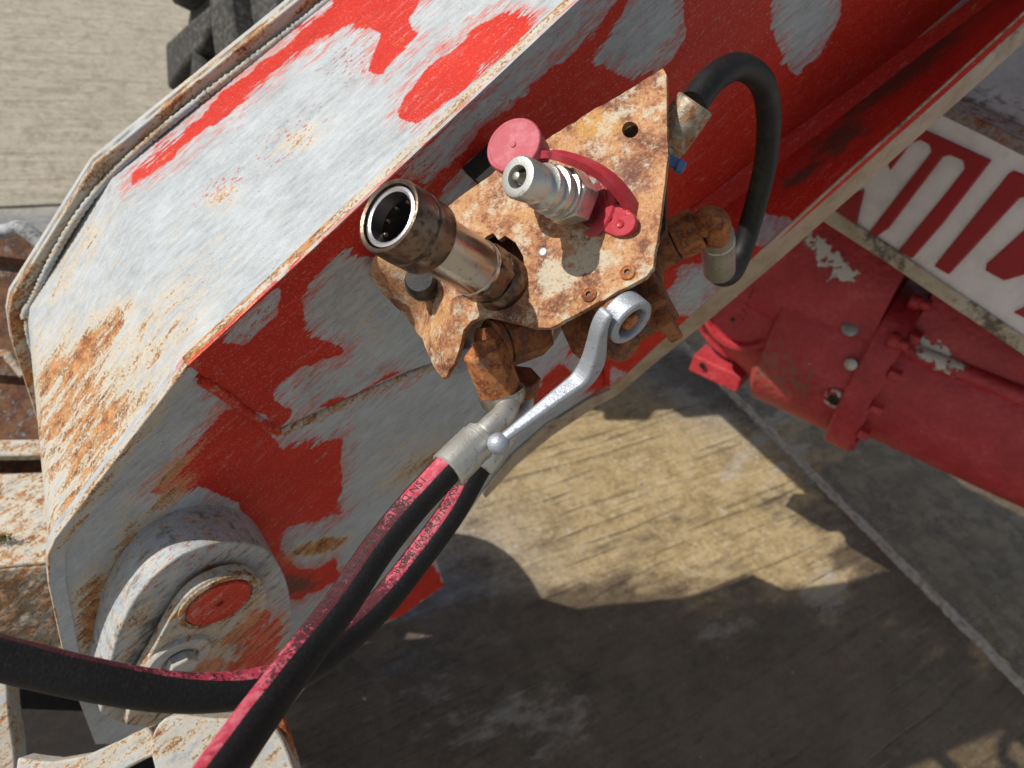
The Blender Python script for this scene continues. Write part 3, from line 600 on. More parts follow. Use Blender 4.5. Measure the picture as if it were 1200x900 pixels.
M_rivet = simple_rust('rivet_rust', 1.6, (1.0, .85, .8), .7, (.42, .30, .22))
for (x, y) in ((735.5, 319.5), (690.5, 345.5)):
    V, Fc = lathe(onp(x, y), onp(x, y, .01), [(0, .0052), (.0012, .0050), (.0018, .0040), (.0012, .0034), (.0016, .0026), (.0019, .0018), (-.002, .0016)], 28, closed=False); r_ = mesh('hollow_rivet', V, Fc, M_rivet, brk)
    V, Fc = lathe(onp(x, y, -.0006), onp(x, y, .01), [(0, .0017), (.0009, .0017)], 12); mesh('rivet_bore', V, Fc, M_black, r_)
V, Fc = lathe(onp(636, 295), onp(636, 295, .01), [(0, .0034), (.0004, .0030), (.0006, .0012)], 20); mesh('stamped_mark', V, Fc, M_zinc, brk)

V, Fc, _ = sheet([(700, 120), (765, 105), (768, 250), (740, 290), (560, 350), (470, 335), (480, 300), (560, 250)], [], lambda x, y: pl0(x, y) - NPl * .024, -NPl * .006, 30); mesh('hole_shade_sheet', V, Fc, M_dark, brk, smooth=0)  # dark sheet added behind the plate so its holes look black
for (x, y) in ((640, 250), (500, 320)):
    a_ = pl0(x, y) - NPl * .028; k_ = (C2 - N2.dot(a_)) / N2.dot(N2); b_ = a_ + N2 * k_
    V, Fc = box((a_ + b_) / 2, N2, DB, N1, np.linalg.norm(b_ - a_) + .01, .03, .008); mesh('stand_off', V, Fc, M_grime_shade, brk, smooth=0, bevel=.001)
# ------------------------------------------------------------------ female coupler
fb = P(598, 338, .518); ft = P(454, 252, .4205); Lf = np.linalg.norm(ft - fb); fa = nrm(ft - fb)
fem = thing('female_coupler', fb, 'wide browned hydraulic coupler with an open dark socket, left of two', 'coupler')
at = lambda t: fb + fa * t
V, Fc = lathe(at(0), ft, [(0, .0195), (.004, .0205), (.020, .0205), (.0225, .0185)], 48); mesh('base_collar', V, Fc, M_brown, fem)
V, Fc = hexa(at(.0226), at(.0375), .0208, phase=.3); mesh('hex_nut', V, Fc, M_brown, fem, smooth=0, bevel=.0008)
V, Fc = lathe(at(.0376), ft, [(0, .0190), (.002, .0196), (.004, .0196), (.0045, .0188), (.0475, .0188), (.0478, .0170)], 64); mesh('barrel', V, Fc, M_chrome, fem)
e = Lf - .0376 - .0478
V, Fc = lathe(at(Lf - .037), ft, [(0, .0175), (.0005, .0215), (.003, .0232), (.017, .0236), (.018, .0226), (.0195, .0226), (.0205, .0236), (.034, .0232), (.0365, .0226), (.037, .0216), (.0362, .0200), (.030, .0198)], 72, closed=False); sl_ = mesh('locking_sleeve', V, Fc, M_brown, fem)
V, Fc = lathe(at(Lf - .012), ft, [(0, .0192), (.008, .0192), (.0100, .0186), (.0104, .0170), (.0096, .0156), (-.025, .0150), (-.027, .0060), (-.027, .0002)], 64, closed=False); mesh('socket_ring', V, Fc, M_ring, sl_)
V, Fc = lathe(at(Lf - .032), ft, [(0, .0149), (.012, .0149), (.020, .0152)], 48, closed=False); mesh('socket_bore', V, Fc[::-1], M_black, sl_)
u, v_ = perp(fa)
for k in range(10):
    th = 2 * math.pi * k / 10; c = at(Lf - .014) + (u * math.cos(th) + v_ * math.sin(th)) * .0146
    V, Fc = lathe(c - fa * .0018, c + fa * .0018, [(0, .0005), (.0006, .0013), (.0018, .0018), (.003, .0013), (.0036, .0005)], 12); mesh('locking_ball', V, Fc, M_brown, sl_)
V, Fc = lathe(at(Lf - .036), ft, [(0, .0060), (.010, .0060), (.011, .0045), (.012, .001)], 24); mesh('valve_poppet', V, Fc, M_brown, sl_)
# rubber plug hanging beneath the sleeve
rb = onp(484, 326, .001); V, Fc = lathe(rb, P(466, 290, .460), [(0, .010), (.001, .0128), (.007, .0132), (.008, .0118), (.018, .0112), (.022, .0098)], 36)
mesh('rubber_grommet', V, Fc, M_rub, fem)

# ------------------------------------------------------------------ male coupler with its dust cap
mb = P(691, 241, .4985); mt = P(606, 207, .4400); ma = nrm(mt - mb); Lm = np.linalg.norm(mt - mb)
mal = thing('male_coupler', mb, 'bright zinc hydraulic nipple standing up from the bracket inside a red collar', 'coupler')
am = lambda t: mb + ma * t
V, Fc = lathe(am(-.004), mt, [(0, .0175), (.012, .0175)], 40); mesh('threaded_base', V, Fc, M_dull, mal)
V, Fc = hexa(am(.0150), am(.0322), .0185, phase=.15); mesh('hex_nut', V, Fc, M_zinc, mal, smooth=0, bevel=.0010)
r = [(.0323, .0150), (.0330, .0166), (.0355, .0168), (.0362, .0146), (.0385, .0144), (.0392, .0158), (.0440, .0158), (.0450, .0132), (.0478, .0130), (.0488, .0146), (.0530, .0146), (.0545, .0124), (.0560, .0114), (.0585, .0114), (.0598, .0128), (Lm - .002, .0132), (Lm - .0003, .0122), (Lm, .0112), (Lm, .0072), (Lm - .001, .0066), (Lm - .006, .0062), (Lm - .006, .0002)]
V, Fc = lathe(am(0), mt, r, 64, closed=False); nip = mesh('nipple', V, Fc, M_zinc, mal)
V, Fc = lathe(am(Lm - .006), mt, [(0, .0036), (.0015, .0032), (.0025, .0027), (.0072, .0027), (.0076, .0022)], 28); mesh('poppet', V, Fc, M_dull, nip)
V, Fc = lathe(am(Lm - .0055), mt, [(0, .0064), (.0004, .0040)], 28, closed=False); mesh('cavity_shade', V, Fc, M_grime_shade, nip)  # dark ring paints the shade in the cavity around the poppet
cap = thing('dust_cap', mb - ma * .001, 'faded pink plastic dust cap and strap looped around the zinc coupler', 'dust cap')
u, v_ = perp(ma, (1., -.35, 0))
# collar ring
V, Fc = lathe(am(.001), mt, [(0, .0175), (0, .0255), (.001, .0265), (.0072, .0265), (.0085, .0252), (.0085, .0205), (.0060, .0195), (.0060, .0175), (0, .0175)], 56, closed=False); mesh('collar', V, Fc, M_strap, cap)
# ear lying beside the collar
zc = .0050
cfn = onplane(ma, ma.dot(am(zc + .003)))
ear = smoothpoly([(700, 206), (709, 222), (712, 234), (728, 241), (742, 252), (744, 264), (736, 274), (722, 277), (706, 271), (692, 272), (674, 278), (655, 274), (650, 264), (672, 256), (690, 240), (694, 220)], 70)
V, Fc, _ = sheet(ear, [ellipse(712.5, 256, 4.2, 4.2)], cfn, -ma * .0045, 3); mesh('ear', V, Fc, M_strap, cap, bevel=.0008)
V, Fc = lathe(cfn(727, 262) - ma * .001, cfn(727, 262) + ma * .01, [(0, .0030), (.0016, .0029), (.002, .0024), (.0015, .0016)], 20); mesh('ear_stud', V, Fc, M_strap, cap)
cc = P(601, 169, .4640); ca = nrm((-.42, .22, .88))
V, Fc = lathe(cc - ca * .020, cc, [(0, .0160), (.001, .0175), (.014, .0178), (.0145, .0184), (.0188, .0187), (.0197, .0181), (.0200, .0172), (.0196, .0160), (.0196, .0160)], 60)
capo = mesh('cap', V, Fc, M_cap, cap)
V, Fc = lathe(cc - ca * .001, cc + ca, [(0, .0022), (.0012, .0020), (.0016, .0012)], 20); mesh('cap_nub', V, Fc, M_cap, capo)
sp_ = spline([P(622, 186, .466), P(645, 181, .464), P(668, 186, .462), P(695, 197, .463), P(718, 214, .466), P(736, 236, .472), P(745, 256, .478), P(742, 268, .4825), P(730, 266, .486)], 70)
def band(C, wvec, wdt, th):
    T = np.gradient(C, axis=0); T /= np.linalg.norm(T, axis=1)[:, None]; V = []; n = len(C); wv = np.broadcast_to(wvec, C.shape); wdt = np.broadcast_to(wdt, (n,)); th = np.broadcast_to(th, (n,))
    for i in range(n):
        a = nrm(wv[i] - wv[i].dot(T[i]) * T[i]); b = np.cross(T[i], a)
        for s1, s2 in ((-1, -1), (1, -1), (1, 1), (-1, 1)): V.append(C[i] + a * s1 * wdt[i] / 2 + b * s2 * th[i] / 2)
    Fc = [(i * 4 + k, i * 4 + (k + 1) % 4, i * 4 + 4 + (k + 1) % 4, i * 4 + 4 + k) for i in range(n - 1) for k in range(4)] + [(3, 2, 1, 0), tuple((n - 1) * 4 + k for k in range(4))]
    return np.array(V), Fc
V, Fc = band(sp_, ma * .75 + np.array((-.2, -.3, .1)), np.interp(np.arange(70), [0, 8, 10, 69], [.014, .014, .0115, .011]), .0048); mesh('strap', V, Fc, M_strap, cap, bevel=.0008)

# ------------------------------------------------------------------ valve and fittings behind the bracket
def fit(name, label, cat, c): return thing(name, c, label, cat)
bk = lambda x, y, h: pl0(x, y) - NPl * h
vb = fit('diverter_valve', 'rusty diverter valve body running behind the lower edge of the bracket', 'valve', bk(700, 330, .05))
ax_ = nrm(bk(770, 300, .035) - bk(640, 378, .035)); az = NPl; ay = np.cross(az, ax_)
V, Fc = box(bk(690, 338, .058), ax_, ay, az, .074, .034, .040); mesh('block', V, Fc, M_heavy, vb, smooth=0, bevel=.003)
V, Fc = box(bk(748, 338, .060), ax_, ay, az, .010, .024, .034); mesh('end_flange', V, Fc, M_heavy, vb, smooth=0, bevel=.002)
V, Fc = lathe(bk(690, 368, .052), bk(690, 368, .052) + N2 * .03, [(0, .0125), (.012, .012), (.0135, .0105)], 32); mesh('plug', V, Fc, M_heavy, vb)
stem = onplane(N2, N2.dot(P(733, 372, .474)))(733, 372) - N2 * .012
V, Fc = lathe(stem - N2 * .010, stem, [(0, .0105), (.010, .0100)], 32); mesh('stem', V, Fc, M_heavy, vb)
# lever
lvfn = onplane(N2, N2.dot(P(733, 372, .474)))
LT = .017
lv = thing('valve_lever', lvfn(735, 368), 'grey cast metal valve lever with a ring end and a ball tip', 'lever')
rc = lvfn(733, 372)
V, Fc = lathe(rc - N2 * .0070, rc, [(0, .0110), (0, .0155), (.0012, .0166), (.0128, .0166), (.014, .0155), (.014, .0118), (.0130, .0110), (0, .0110)], 56, closed=False); mesh('ring_end', V, Fc, M_alu, lv)
pts = [(712, 364), (706, 374), (702, 386), (699, 404), (695, 422), (688, 436), (678, 448), (665, 458), (650, 469), (634, 481), (618, 493), (602, 505), (590, 514)]
C = spline([lvfn(*p) for p in pts], 60); wv = N2
tt = np.linspace(0, 1, 60)
V, Fc = band(C, N2, np.interp(tt, [0, .25, .45, .8, 1], [.0105, .0125, .0135, .0088, .0066]), np.interp(tt, [0, .2, .36, .5, .9, 1], [.0050, .0085, .0125, .0105, .0068, .0060])); mesh('arm', V, Fc, M_alu, lv, bevel=.0020, smooth=40)
bc = lvfn(584, 520); V, Fc = lathe(bc - N2 * .0074, bc + N2 * .0074, [(.0074 - .0074 * math.cos(t), max(.0003, .0074 * math.sin(t))) for t in np.linspace(0, math.pi, 20)], 36); mesh('ball_tip', V, Fc, M_alu, lv)
bo_ = thing('lever_bolt', rc, 'small rusty hexagon bolt inside the ring of the pale valve lever', 'bolt')
V, Fc = lathe(rc - N2 * .012, rc + N2 * .003, [(0, .0108), (.010, .0108), (.012, .0104)], 30); mesh('washer', V, Fc, M_heavy, bo_)
V, Fc = hexa(rc - N2 * .0001, rc + N2 * .0065, .0066); mesh('bolt_head', V, Fc, M_heavyl, bo_, smooth=0, bevel=.0005)

# left hand fittings (towards the twin hoses)
lf = fit('elbow_fitting', 'brown rusted elbow fitting with large hexagon nuts hanging under the bracket, above the twin hoses', 'pipe fitting', P(600, 400, .54))
a0 = P(632, 385, .545); a1 = P(585, 402, .530)
V, Fc = hexa(a0, a1 + (a0 - a1) * .05, .0205, phase=.2); mesh('hex_nut', V, Fc, M_heavy, lf, smooth=0, bevel=.0012)
V, Fc = lathe(a1, a1 + (a1 - a0) * .6, [(0, .019), (.004, .019), (.005, .0155), (.012, .0155)], 36); mesh('shoulder', V, Fc, M_heavy, lf)
b0 = P(566, 408, .512); b1 = P(588, 462, .528)
V, Fc = hexa(b0, b1, .0158, phase=.5, seg=6, ch=.002); mesh('elbow_body', V, Fc, M_heavyl, lf, smooth=0, bevel=.0015)
V, Fc = box(P(568, 408, .5055), nrm((1, .28, -.1)), nrm((-.15, 1, .1)), nrm((0.05, -.1, 1)), .017, .011, .007); mesh('square_boss', V, Fc, M_heavyl, lf, smooth=0, bevel=.0012)
V, Fc = lathe(b1, P(593, 478, .531), [(-.002, .0172), (.004, .0168), (.0085, .0140)], 36); mesh('swivel_nut', V, Fc, M_dull, lf)
for (x, y, r_, dd, m_) in ((553, 389, .0165, .548, M_dull), (542, 424, .0135, .552, M_alu)):
    c = P(x, y, dd); V, Fc = lathe(c - N2 * .006, c, [(0, r_), (.005, r_), (.006, r_ - .001)], 36); mesh('locknut', V, Fc, m_, lf)
V, Fc = hexa(P(640, 378, .555), P(655, 384, .552), .013); mesh('rear_nut', V, Fc, M_dull, lf, smooth=0, bevel=.0008)
V, Fc = hexa(P(612, 440, .560), P(606, 470, .575), .0150, phase=.4); mesh('rear_swivel_nut', V, Fc, M_heavy, lf, smooth=0, bevel=.001)

# right hand fittings (towards the single black hose)
rf = fit('angled_fitting', 'rust covered hexagon nuts and bent pipe stub right of the bracket edge', 'pipe fitting', P(800, 280, .57))
c0 = P(762, 296, .590); c1 = P(789, 282, .583); c2 = P(829, 262, .572)
V, Fc = hexa(c0, c1, .0195, phase=.1); mesh('large_nut', V, Fc, M_heavy, rf, smooth=0, bevel=.001)
V, Fc = hexa(c1 + (c2 - c1) * .05, c1 + (c2 - c1) * .74, .0180, phase=.62); mesh('swivel_nut', V, Fc, M_heavyl, rf, smooth=0, bevel=.0012)
V, Fc = lathe(bk(722, 318, .058), c0, [(0, .0125), (float(np.linalg.norm(c0 - bk(722, 318, .058))), .0125)], 24); mesh('nipple', V, Fc, M_heavy, rf)
C = spline([c1 + (c2 - c1) * .78, P(828, 257, .566), P(838, 258, .563), P(842, 266, .568), P(840, 280, .580)], 30)
V, Fc, *_ = tube(C, .0098, 24); mesh('pipe_bend', V, Fc, M_heavyl, rf)

# ------------------------------------------------------------------ hoses
def text_on_tube(txt, fr, C, rad, s0, size, ang0, mat, parent, name='print', flip=1, lift=.00025, up=1):
    cu = bpy.data.curves.new(name, 'FONT'); cu.body = txt; cu.size = size; cu.resolution_u = 2; o = bpy.data.objects.new('tmp', cu); COL.objects.link(o)
    bpy.context.view_layer.update(); me = bpy.data.meshes.new_from_object(o.evaluated_get(bpy.context.evaluated_depsgraph_get())); bpy.data.objects.remove(o); bpy.data.curves.remove(cu)
    b = bmesh.new(); b.from_mesh(me); bmesh.ops.triangulate(b, faces=b.faces); bmesh.ops.subdivide_edges(b, edges=[e for e in b.edges if e.calc_length() > size * .15], cuts=1); bmesh.ops.triangulate(b, faces=b.faces)
    T, U, Vv, s = fr; V = []
    for vv in b.verts:
        ss_ = s0 + flip * vv.co.x; i = min(max(int(np.searchsorted(s, ss_)) - 1, 0), len(s) - 2); k = (ss_ - s[i]) / (s[i + 1] - s[i]); c = C[i] * (1 - k) + C[i + 1] * k
        rr = (rad[i] if hasattr(rad, '__len__') else rad) + lift; th = ang0 + up * (vv.co.y - size * .35) / rr
        u_ = U[i] * (1 - k) + U[i + 1] * k; v2 = Vv[i] * (1 - k) + Vv[i + 1] * k; V.append(c + (u_ * math.cos(th) + v2 * math.sin(th)) * rr)
    Fc = [tuple(v.index for v in f.verts) for f in b.faces]; b.free(); bpy.data.meshes.remove(me)
    o = mesh(name, np.array(V), Fc, mat, parent, smooth=0); return o
LAY = np.array((-.42, .55, .72))
def lay(fr, C, an, s_, s0, s1, g0, g1):
    T, U, Vv, s = fr; k = np.clip((s - s0) / (s1 - s0), 0, 1); k = k * k * (3 - 2 * k); g = np.outer(1 - k, g0) + np.outer(k, g1)
    c = np.arctan2((g * Vv).sum(1), (g * U).sum(1)); seg = len(an) // len(C); d = an.reshape(len(C), seg) - c[:, None]
    return (np.mod(d + math.pi, 2 * math.pi) - math.pi).ravel()
def ferrule(p0, p1, r, parent, mat=M_ferr):
    L = np.linalg.norm(np.asarray(p1) - p0); d = [(0, r * .90), (.001, r), (L * .60, r), (L * .62, r * .985), (L * .82, r), (L * .84, r * .94), (L - .0015, r * .94), (L - .0005, r * .8), (L, r * .62)]
    V, Fc = lathe(p0, p1, d, 48); 
    # crimp flats: eight flattened segments
    a = nrm(np.asarray(p1) - p0); u, v_ = perp(a); rel = V - p0; ang = np.arctan2(rel @ v_, rel @ u); k = 1 - .045 * np.clip(np.cos(ang * 8), .55, 1) + .045 * .55
    ax = (rel @ a)[:, None] * a; V = p0 + ax + (rel - ax) * k[:, None]
    return mesh('ferrule', V, Fc, mat, parent, smooth=25)
RH = .0106
hA = [P(533, 540, .485), P(505, 570, .480), P(478, 600, .472), P(440, 648, .455), P(400, 708, .430), P(357, 765, .400), P(318, 818, .368), P(282, 868, .338), P(240, 930, .305), P(180, 1030, .26)]
ha = thing('hydraulic_hose', hA[0], 'front hydraulic hose of the pair, pink striped, running to the bottom edge', 'hose', None)
C = spline(hA, 260); V, Fc, an, s_, fr = tube(C, RH, 40, LAY, fixedref=True); pz = proj(V)
mesh('tube', V, Fc, M_hose, ha, dict(ang=lay(fr, C, an, s_, 0, 9, LAY, LAY), s=s_, wear=smax(blob(pz, 400, 690, 40, 110, -35), .9 * blob(pz, 450, 640, 40, 70, -35), .2) - .8 * blob(pz, 515, 570, 30, 30) - .5 * blob(pz, 280, 860, 60, 60)))
f_ = ferrule(P(524, 552, .484), P(566, 511, .500), .0136, ha)
C2_ = spline([P(560, 516, .499), P(575, 500, .505), P(590, 486, .512), P(596, 470, .522), P(592, 455, .528)], 40); V, Fc, *_ = tube(C2_, .0082, 28); mesh('tail_pipe', V, Fc, M_ferr, ha)
V, Fc = lathe(P(562, 515, .4985), P(571, 506, .502), [(0, .0105), (.003, .0108), (.0035, .0098), (.0055, .0100), (.006, .0085)], 36); mesh('tail_collar', V, Fc, M_ferr, ha)
L0 = s_.max()
text_on_tube('1SN DN10 3/8 WP180BAR 2609 0188', fr, C, RH, .022, .0080, -.05, M_print, ha, flip=1, up=-1)
hB = [P(569, 528, .540), P(552, 560, .545), P(528, 602, .545), P(490, 654, .535), P(452, 702, .515), P(412, 742, .490), P(370, 775, .460), P(318, 800, .430), P(260, 811, .412), P(190, 810, .395), P(110, 797, .378), P(20, 776, .362), P(-80, 748, .345), P(-200, 705, .325)]
hb = thing('hydraulic_hose', hB[0], 'rear hydraulic hose of the pair, turning left behind the front one', 'hose', None)
C = spline(hB, 300); V, Fc, an, s_, fr = tube(C, RH, 40, LAY, fixedref=True); pz = proj(V)
T = fr[0]
mesh('tube', V, Fc, M_hose, hb, dict(ang=lay(fr, C, an, s_, .18, .34, LAY, np.array((.1, .92, -.30))), s=s_, wear=smax(.25, .9 * blob(pz, 430, 715, 60, 40, 40), .9 * blob(pz, 60, 765, 220, 50)))) 
ferrule(P(560, 545, .5425), P(592, 500, .548), .0136, hb)
V, Fc, *_ = tube(spline([P(588, 506, .547), P(600, 492, .555), P(612, 480, .562), P(613, 465, .568), P(608, 450, .57)], 40), .0082, 28); mesh('tail_pipe', V, Fc, M_ferr, hb)
text_on_tube('1SN DN10 3/8 WP180BAR', fr, C, RH, .030, .0076, -.05, M_print, hb, flip=1, up=-1)
# single black hose loop
hC = [P(839, 312, .640), P(846, 323, .662), P(858, 318, .682), P(869, 294, .690), P(882, 252, .680), P(896, 196, .655), P(901, 140, .615), P(893, 97, .575), P(866, 78, .540), P(836, 92, .515), P(812, 122, .505)]
hc = thing('black_hose', hC[3], 'plain black hose looping from the bracket edge down to a rusty pipe stub', 'hose', None)
C = spline(hC, 220); V, Fc, an, s_, fr = tube(C, .0100, 40, (0, 0, 1.)); pz = proj(V)
mesh('tube', V, Fc, M_hosebk, hc, dict(moss=.2 * smax(.8 * blob(pz, 886, 190, 10, 90), .9 * blob(pz, 848, 322, 14, 8))))
ferrule(P(843, 316, .648), P(841, 274, .588), .0138, hc, M_dull)
f3 = ferrule(P(816, 120, .504), P(776, 178, .520), .0140, hc, simple_rust('rust_stained_ferrule', 1, (1, .95, .9), .45, (.42, .36, .28), .5))
text_on_tube('1SN R2 3/8 WP 225 - UTIFLEX - 225', fr, C, .0100, s_.max() * .40, .0072, .35, M_whprint, hc, flip=-1, up=1)
bt = thing('cable_tie', P(792, 192, .51), 'short blue plastic cable tie clip at the bracket edge below the black hose ferrule', 'cable tie')
V, Fc = box(P(786, 189, .508), nrm((1, -.45, .1)), nrm((.45, 1, 0)), nrm((0, 0, 1)), .017, .0075, .004); mesh('strap', V, Fc, M_blue, bt, smooth=0, bevel=.0008)
V, Fc = box(P(797, 196, .506), nrm((1, -.45, .1)), nrm((.45, 1, 0)), nrm((0, 0, 1)), .0062, .0078, .0075); mesh('latch', V, Fc, M_blue, bt, smooth=0, bevel=.0012)

# ------------------------------------------------------------------ lettered white cross beam on the right
PN = -AX; HZp = HZ
PC = float(PN.dot(P(1080, 250, 1.12)))
pf = onplane(PN, PC); pfo = lambda o: onplane(PN, PC + o)
beam = thing('lettered_beam', pf(1100, 400), 'white painted machine cross beam with raised red capital letters behind the boom flange', 'machine panel')
bo2 = [(905, 200), (1000, 80), (1109, 125), (1160, 148), (1400, 262), (1700, 405), (1700, 811), (1400, 560), (1200, 393), (1100, 326), (1040, 285), (975, 243), (930, 215)]
V, Fc, _ = sheet(bo2, [], pf, -PN * .012, 14); px = proj(V)
mesh('panel', V, Fc, M_white, beam, dict(dirt=smax(.15, .5 * blob(px, 1040, 295, 200, 12, -33))), bevel=0)
def letter(pts, nm='raised_letter', h=.0055, holes=()):
    V, Fc, _ = sheet(pts, holes, pfo(h), -PN * (h + .001), 12); mesh(nm, V, Fc, M_redlet, beam, dict(dirt=np.zeros(len(V))), bevel=.0018, smooth=40)
# capital letters seen edge-cropped by the flange
letter([(1040, 192), (1076, 149), (1161, 188), (1104, 262), (1068, 303), (1052, 294), (1100, 236), (1130, 198), (1128, 188), (1113, 182), (1104, 184), (1040, 268), (1025, 278), (1018, 272), (1091, 178), (1089, 170), (1078, 164), (1066, 168), (1042, 200)])
letter([(985, 232), (1012, 222), (1003, 262), (1002, 267), (996, 262), (975, 250)])
letter([(1187, 200), (1250, 226), (1380, 286), (1380, 316), (1204, 231), (1194, 232), (1111, 322), (1094, 312), (1181, 204)])
letter([(1215, 256), (1260, 285), (1200, 322), (1176, 329), (1154, 317), (1156, 309)])
letter([(1196, 362), (1290, 300), (1340, 330), (1330, 440), (1187, 366)])
bl_ = [(975, 244), (1040, 286), (1100, 327), (1200, 394), (1400, 560), (1700, 811)]
A = [pfo(.006)(*p) for p in bl_]; B = [pfo(.010)(x - 4, y + 20) for x, y in bl_]
A = [pfo(.006)(900, 196)] + A; B = [pfo(.010)(893, 214)] + B
V, Fc = ribbon(A, B, .022, m=5, step=.02); px = proj(V); sill = mesh('lower_sill', V, Fc, whitepanel('dirty_sill_paint', (.55, .49, .38), (.40, .32, .20), (.05, .04, .022)), beam, dict(dirt=.45 + .25 * np.sin(px[:, 0] * .05)), bevel=.003)
SH_ = [GP(*p) + SUNC * (.45 / SUNC.dot(UP)) for p in [(690, 478), (740, 470), (790, 464), (840, 465), (885, 474), (932, 499), (925, 380), (700, 385)]]
V, Fc, _ = sheet([tuple(proj(p)) for p in SH_], [], onplane(UP, -H + .45), -UP * .03, 20); mesh('ground_shade_plate', V, Fc, M_dark, beam, smooth=0)  # unseen plate added for its shadow, outlined from the shaded ground
V, Fc = box(P(735, 60, 1.38), HZ, UP, AX, .78, .16, .42); mesh('hub_shade_box', V, Fc, M_dark, beam, smooth=0, bevel=.004)  # unseen box added behind the boom to shade the axle hub
# flat shelf above the panel, dirty white, and its dark gap
tb = [(985, 30), (1109, 121), (1160, 145), (1200, 165), (1420, 270), (1700, 405)]
A = [pfo(.002)(*p) for p in tb]; B = [a + AX * .05 + UP * .006 for a in A]
mp = simple_rust('grimy_pink_primer', 1.2, (.7, .55, .5), .45, (.30, .24, .23))
V, Fc = ribbon(A, B, .02, m=4, step=.03); mesh('upper_ledge', V, Fc, mp, beam, bevel=.002)
A2 = [a + AX * .05 + UP * .010 for a in A]; B2 = [a + AX * .45 + UP * .16 for a in A]
V, Fc = ribbon(A2, B2, .02, m=6, step=.03); px = proj(V)
mesh('top_deck', V, Fc, whitepanel('mossy_white_deck', (.56, .56, .56), (.42, .42, .42), (.07, .06, .03)), beam, dict(dirt=smax(.25, .75 * blob(px, 1150, 125, 90, 14, -25))), bevel=.003)
V, Fc = box(pf(1150, 300) + AX * .16 + HZ * .1 - UP * .02, HZ, UP, AX, .62, .14, .28); mesh('beam_core', V, Fc, M_dark, beam, smooth=0)

# ------------------------------------------------------------------ red axle housing
xa = P(852, 348, 1.60); xb = P(1200, 492, 1.35); xd = nrm(xb - xa); XL = np.linalg.norm(xb - xa)
xup = nrm(UP - UP.dot(xd) * xd); xs = np.cross(xd, xup); xs = xs if xs[2] > 0 else -xs      # xs points towards the camera side
ax = thing('axle_housing', xa - UP * .1, 'chipped dark red axle housing with round end flange under the white beam', 'axle')
XK = 1.44
ap = lambda t, a=0, b=0: xa + (xd * t + xup * a + xs * b) * XK
def axl(base, tip, prof, seg, **k):
    return lathe(base, tip, [(a * XK, b * XK) for a, b in prof], seg, **k)
def axm(name, V, Fc, fl=None, dirt=.0, parent=None, **k):
    px = proj(V); f = np.full(len(px), -.05) if fl is None else np.maximum(-.05, fl(px)); return mesh(name, V, Fc, M_axle, parent or ax, dict(flake=f, dirt=np.broadcast_to(dirt(px) if callable(dirt) else dirt, (len(px),))), q=V, **k)
flk = lambda *ps: (lambda px: smax(*[sdf(px, p) for p in ps]) * .0010)
chipA = [(940, 270), (962, 282), (985, 300), (1008, 322), (1000, 332), (984, 326), (958, 312), (962, 302), (945, 285)]
chipB = [(1076, 388), (1088, 392), (1100, 408), (1118, 416), (1127, 432), (1118, 438), (1095, 426), (1078, 414), (1070, 400)]
hs = nrm((-.52, -.22, .82))
hub0 = P(893, 350, 1.56); V, Fc = axl(hub0, hub0 + hs, [(0, .094), (.012, .098), (.026, .096), (.031, .082), (.034, .077), (.052, .074), (.057, .066), (.060, .063), (.094, .062), (.100, .059), (.102, .053), (.0955, .049), (.0975, .046), (.0975, .001)], 72); V0 = V
axm('end_flange', V, Fc, flk([(938, 306), (946, 312), (940, 320), (934, 314)]), smooth=30)
fc = hub0 + hs * .098 * XK; uu, vv = perp(hs, xup)
for k in range(4):
    c = fc + (uu * (.012 - k * .009) + vv * (-.004 + .001 * k)) * XK
    V, Fc = box(c, hs, nrm(uu * .5 + vv), nrm(uu - vv * .5), .003, .016, .004); axm('raised_mark', V, Fc, bevel=.0008, smooth=0)
V, Fc = lathe(fc - uu * .03 + vv * .012 - hs * .001, fc - uu * .03 + vv * .012 + hs * .0006, [(0, .004), (.0016, .004)], 14); mesh('dark_hole', V, Fc, M_black, ax)
for k in range(6):
    th = k * math.pi / 3 + .3; c = hub0 + (hs * .031 + (uu * math.cos(th) + vv * math.sin(th)) * .084) * XK
    V, Fc = hexa(c, c + hs * .008, .009); axm('flange_bolt', V, Fc, smooth=0, bevel=.001)
V, Fc = axl(hub0 + hs * .01, hub0 + (hub0 - ap(.15, -.01, 0)) * -1, [(0, .090), (.02, .092), (.06, .098), (.10, .100)], 48); axm('hub_neck', V, Fc)
def prism(sec, t0, t1, k0=1, k1=1):
    n = len(sec); V = [ap(t0, a * k0, b * k0) for a, b in sec] + [ap(t1, a * k1, b * k1) for a, b in sec]
    Fc = [(i, (i + 1) % n, n + (i + 1) % n, n + i) for i in range(n)] + [tuple(range(n))[::-1], tuple(range(n, 2 * n))]; return np.array(V), Fc
def dense_prism(sec, ts, ks):
    n = len(sec); V = [ap(t, a * k, b * k) for t, k in zip(ts, ks) for a, b in sec]; Fc = [(j * n + i, j * n + (i + 1) % n, (j + 1) * n + (i + 1) % n, (j + 1) * n + i) for j in range(len(ts) - 1) for i in range(n)] + [tuple(range(n))[::-1], tuple((len(ts) - 1) * n + i for i in range(n))]
    return np.array(V), Fc
def rsec(pts, n=72): return [tuple(p) for p in np.array(smoothpoly(pts, n))]
gb = rsec([(.088, -.06), (.092, .0), (.080, .05), (.050, .078), (.0, .088), (-.05, .080), (-.085, .05), (-.095, -.0), (-.09, -.07), (0, -.10)], 90)
ts = np.linspace(.085, .235, 12); V, Fc = dense_prism(gb, ts, [.97] + [1.2] * 10 + [1.17]); axm('gear_casing', V, Fc, flk(chipA), dirt=lambda p: .5 * blob(p, 900, 430, 80, 30, -30) + .2, smooth=35)
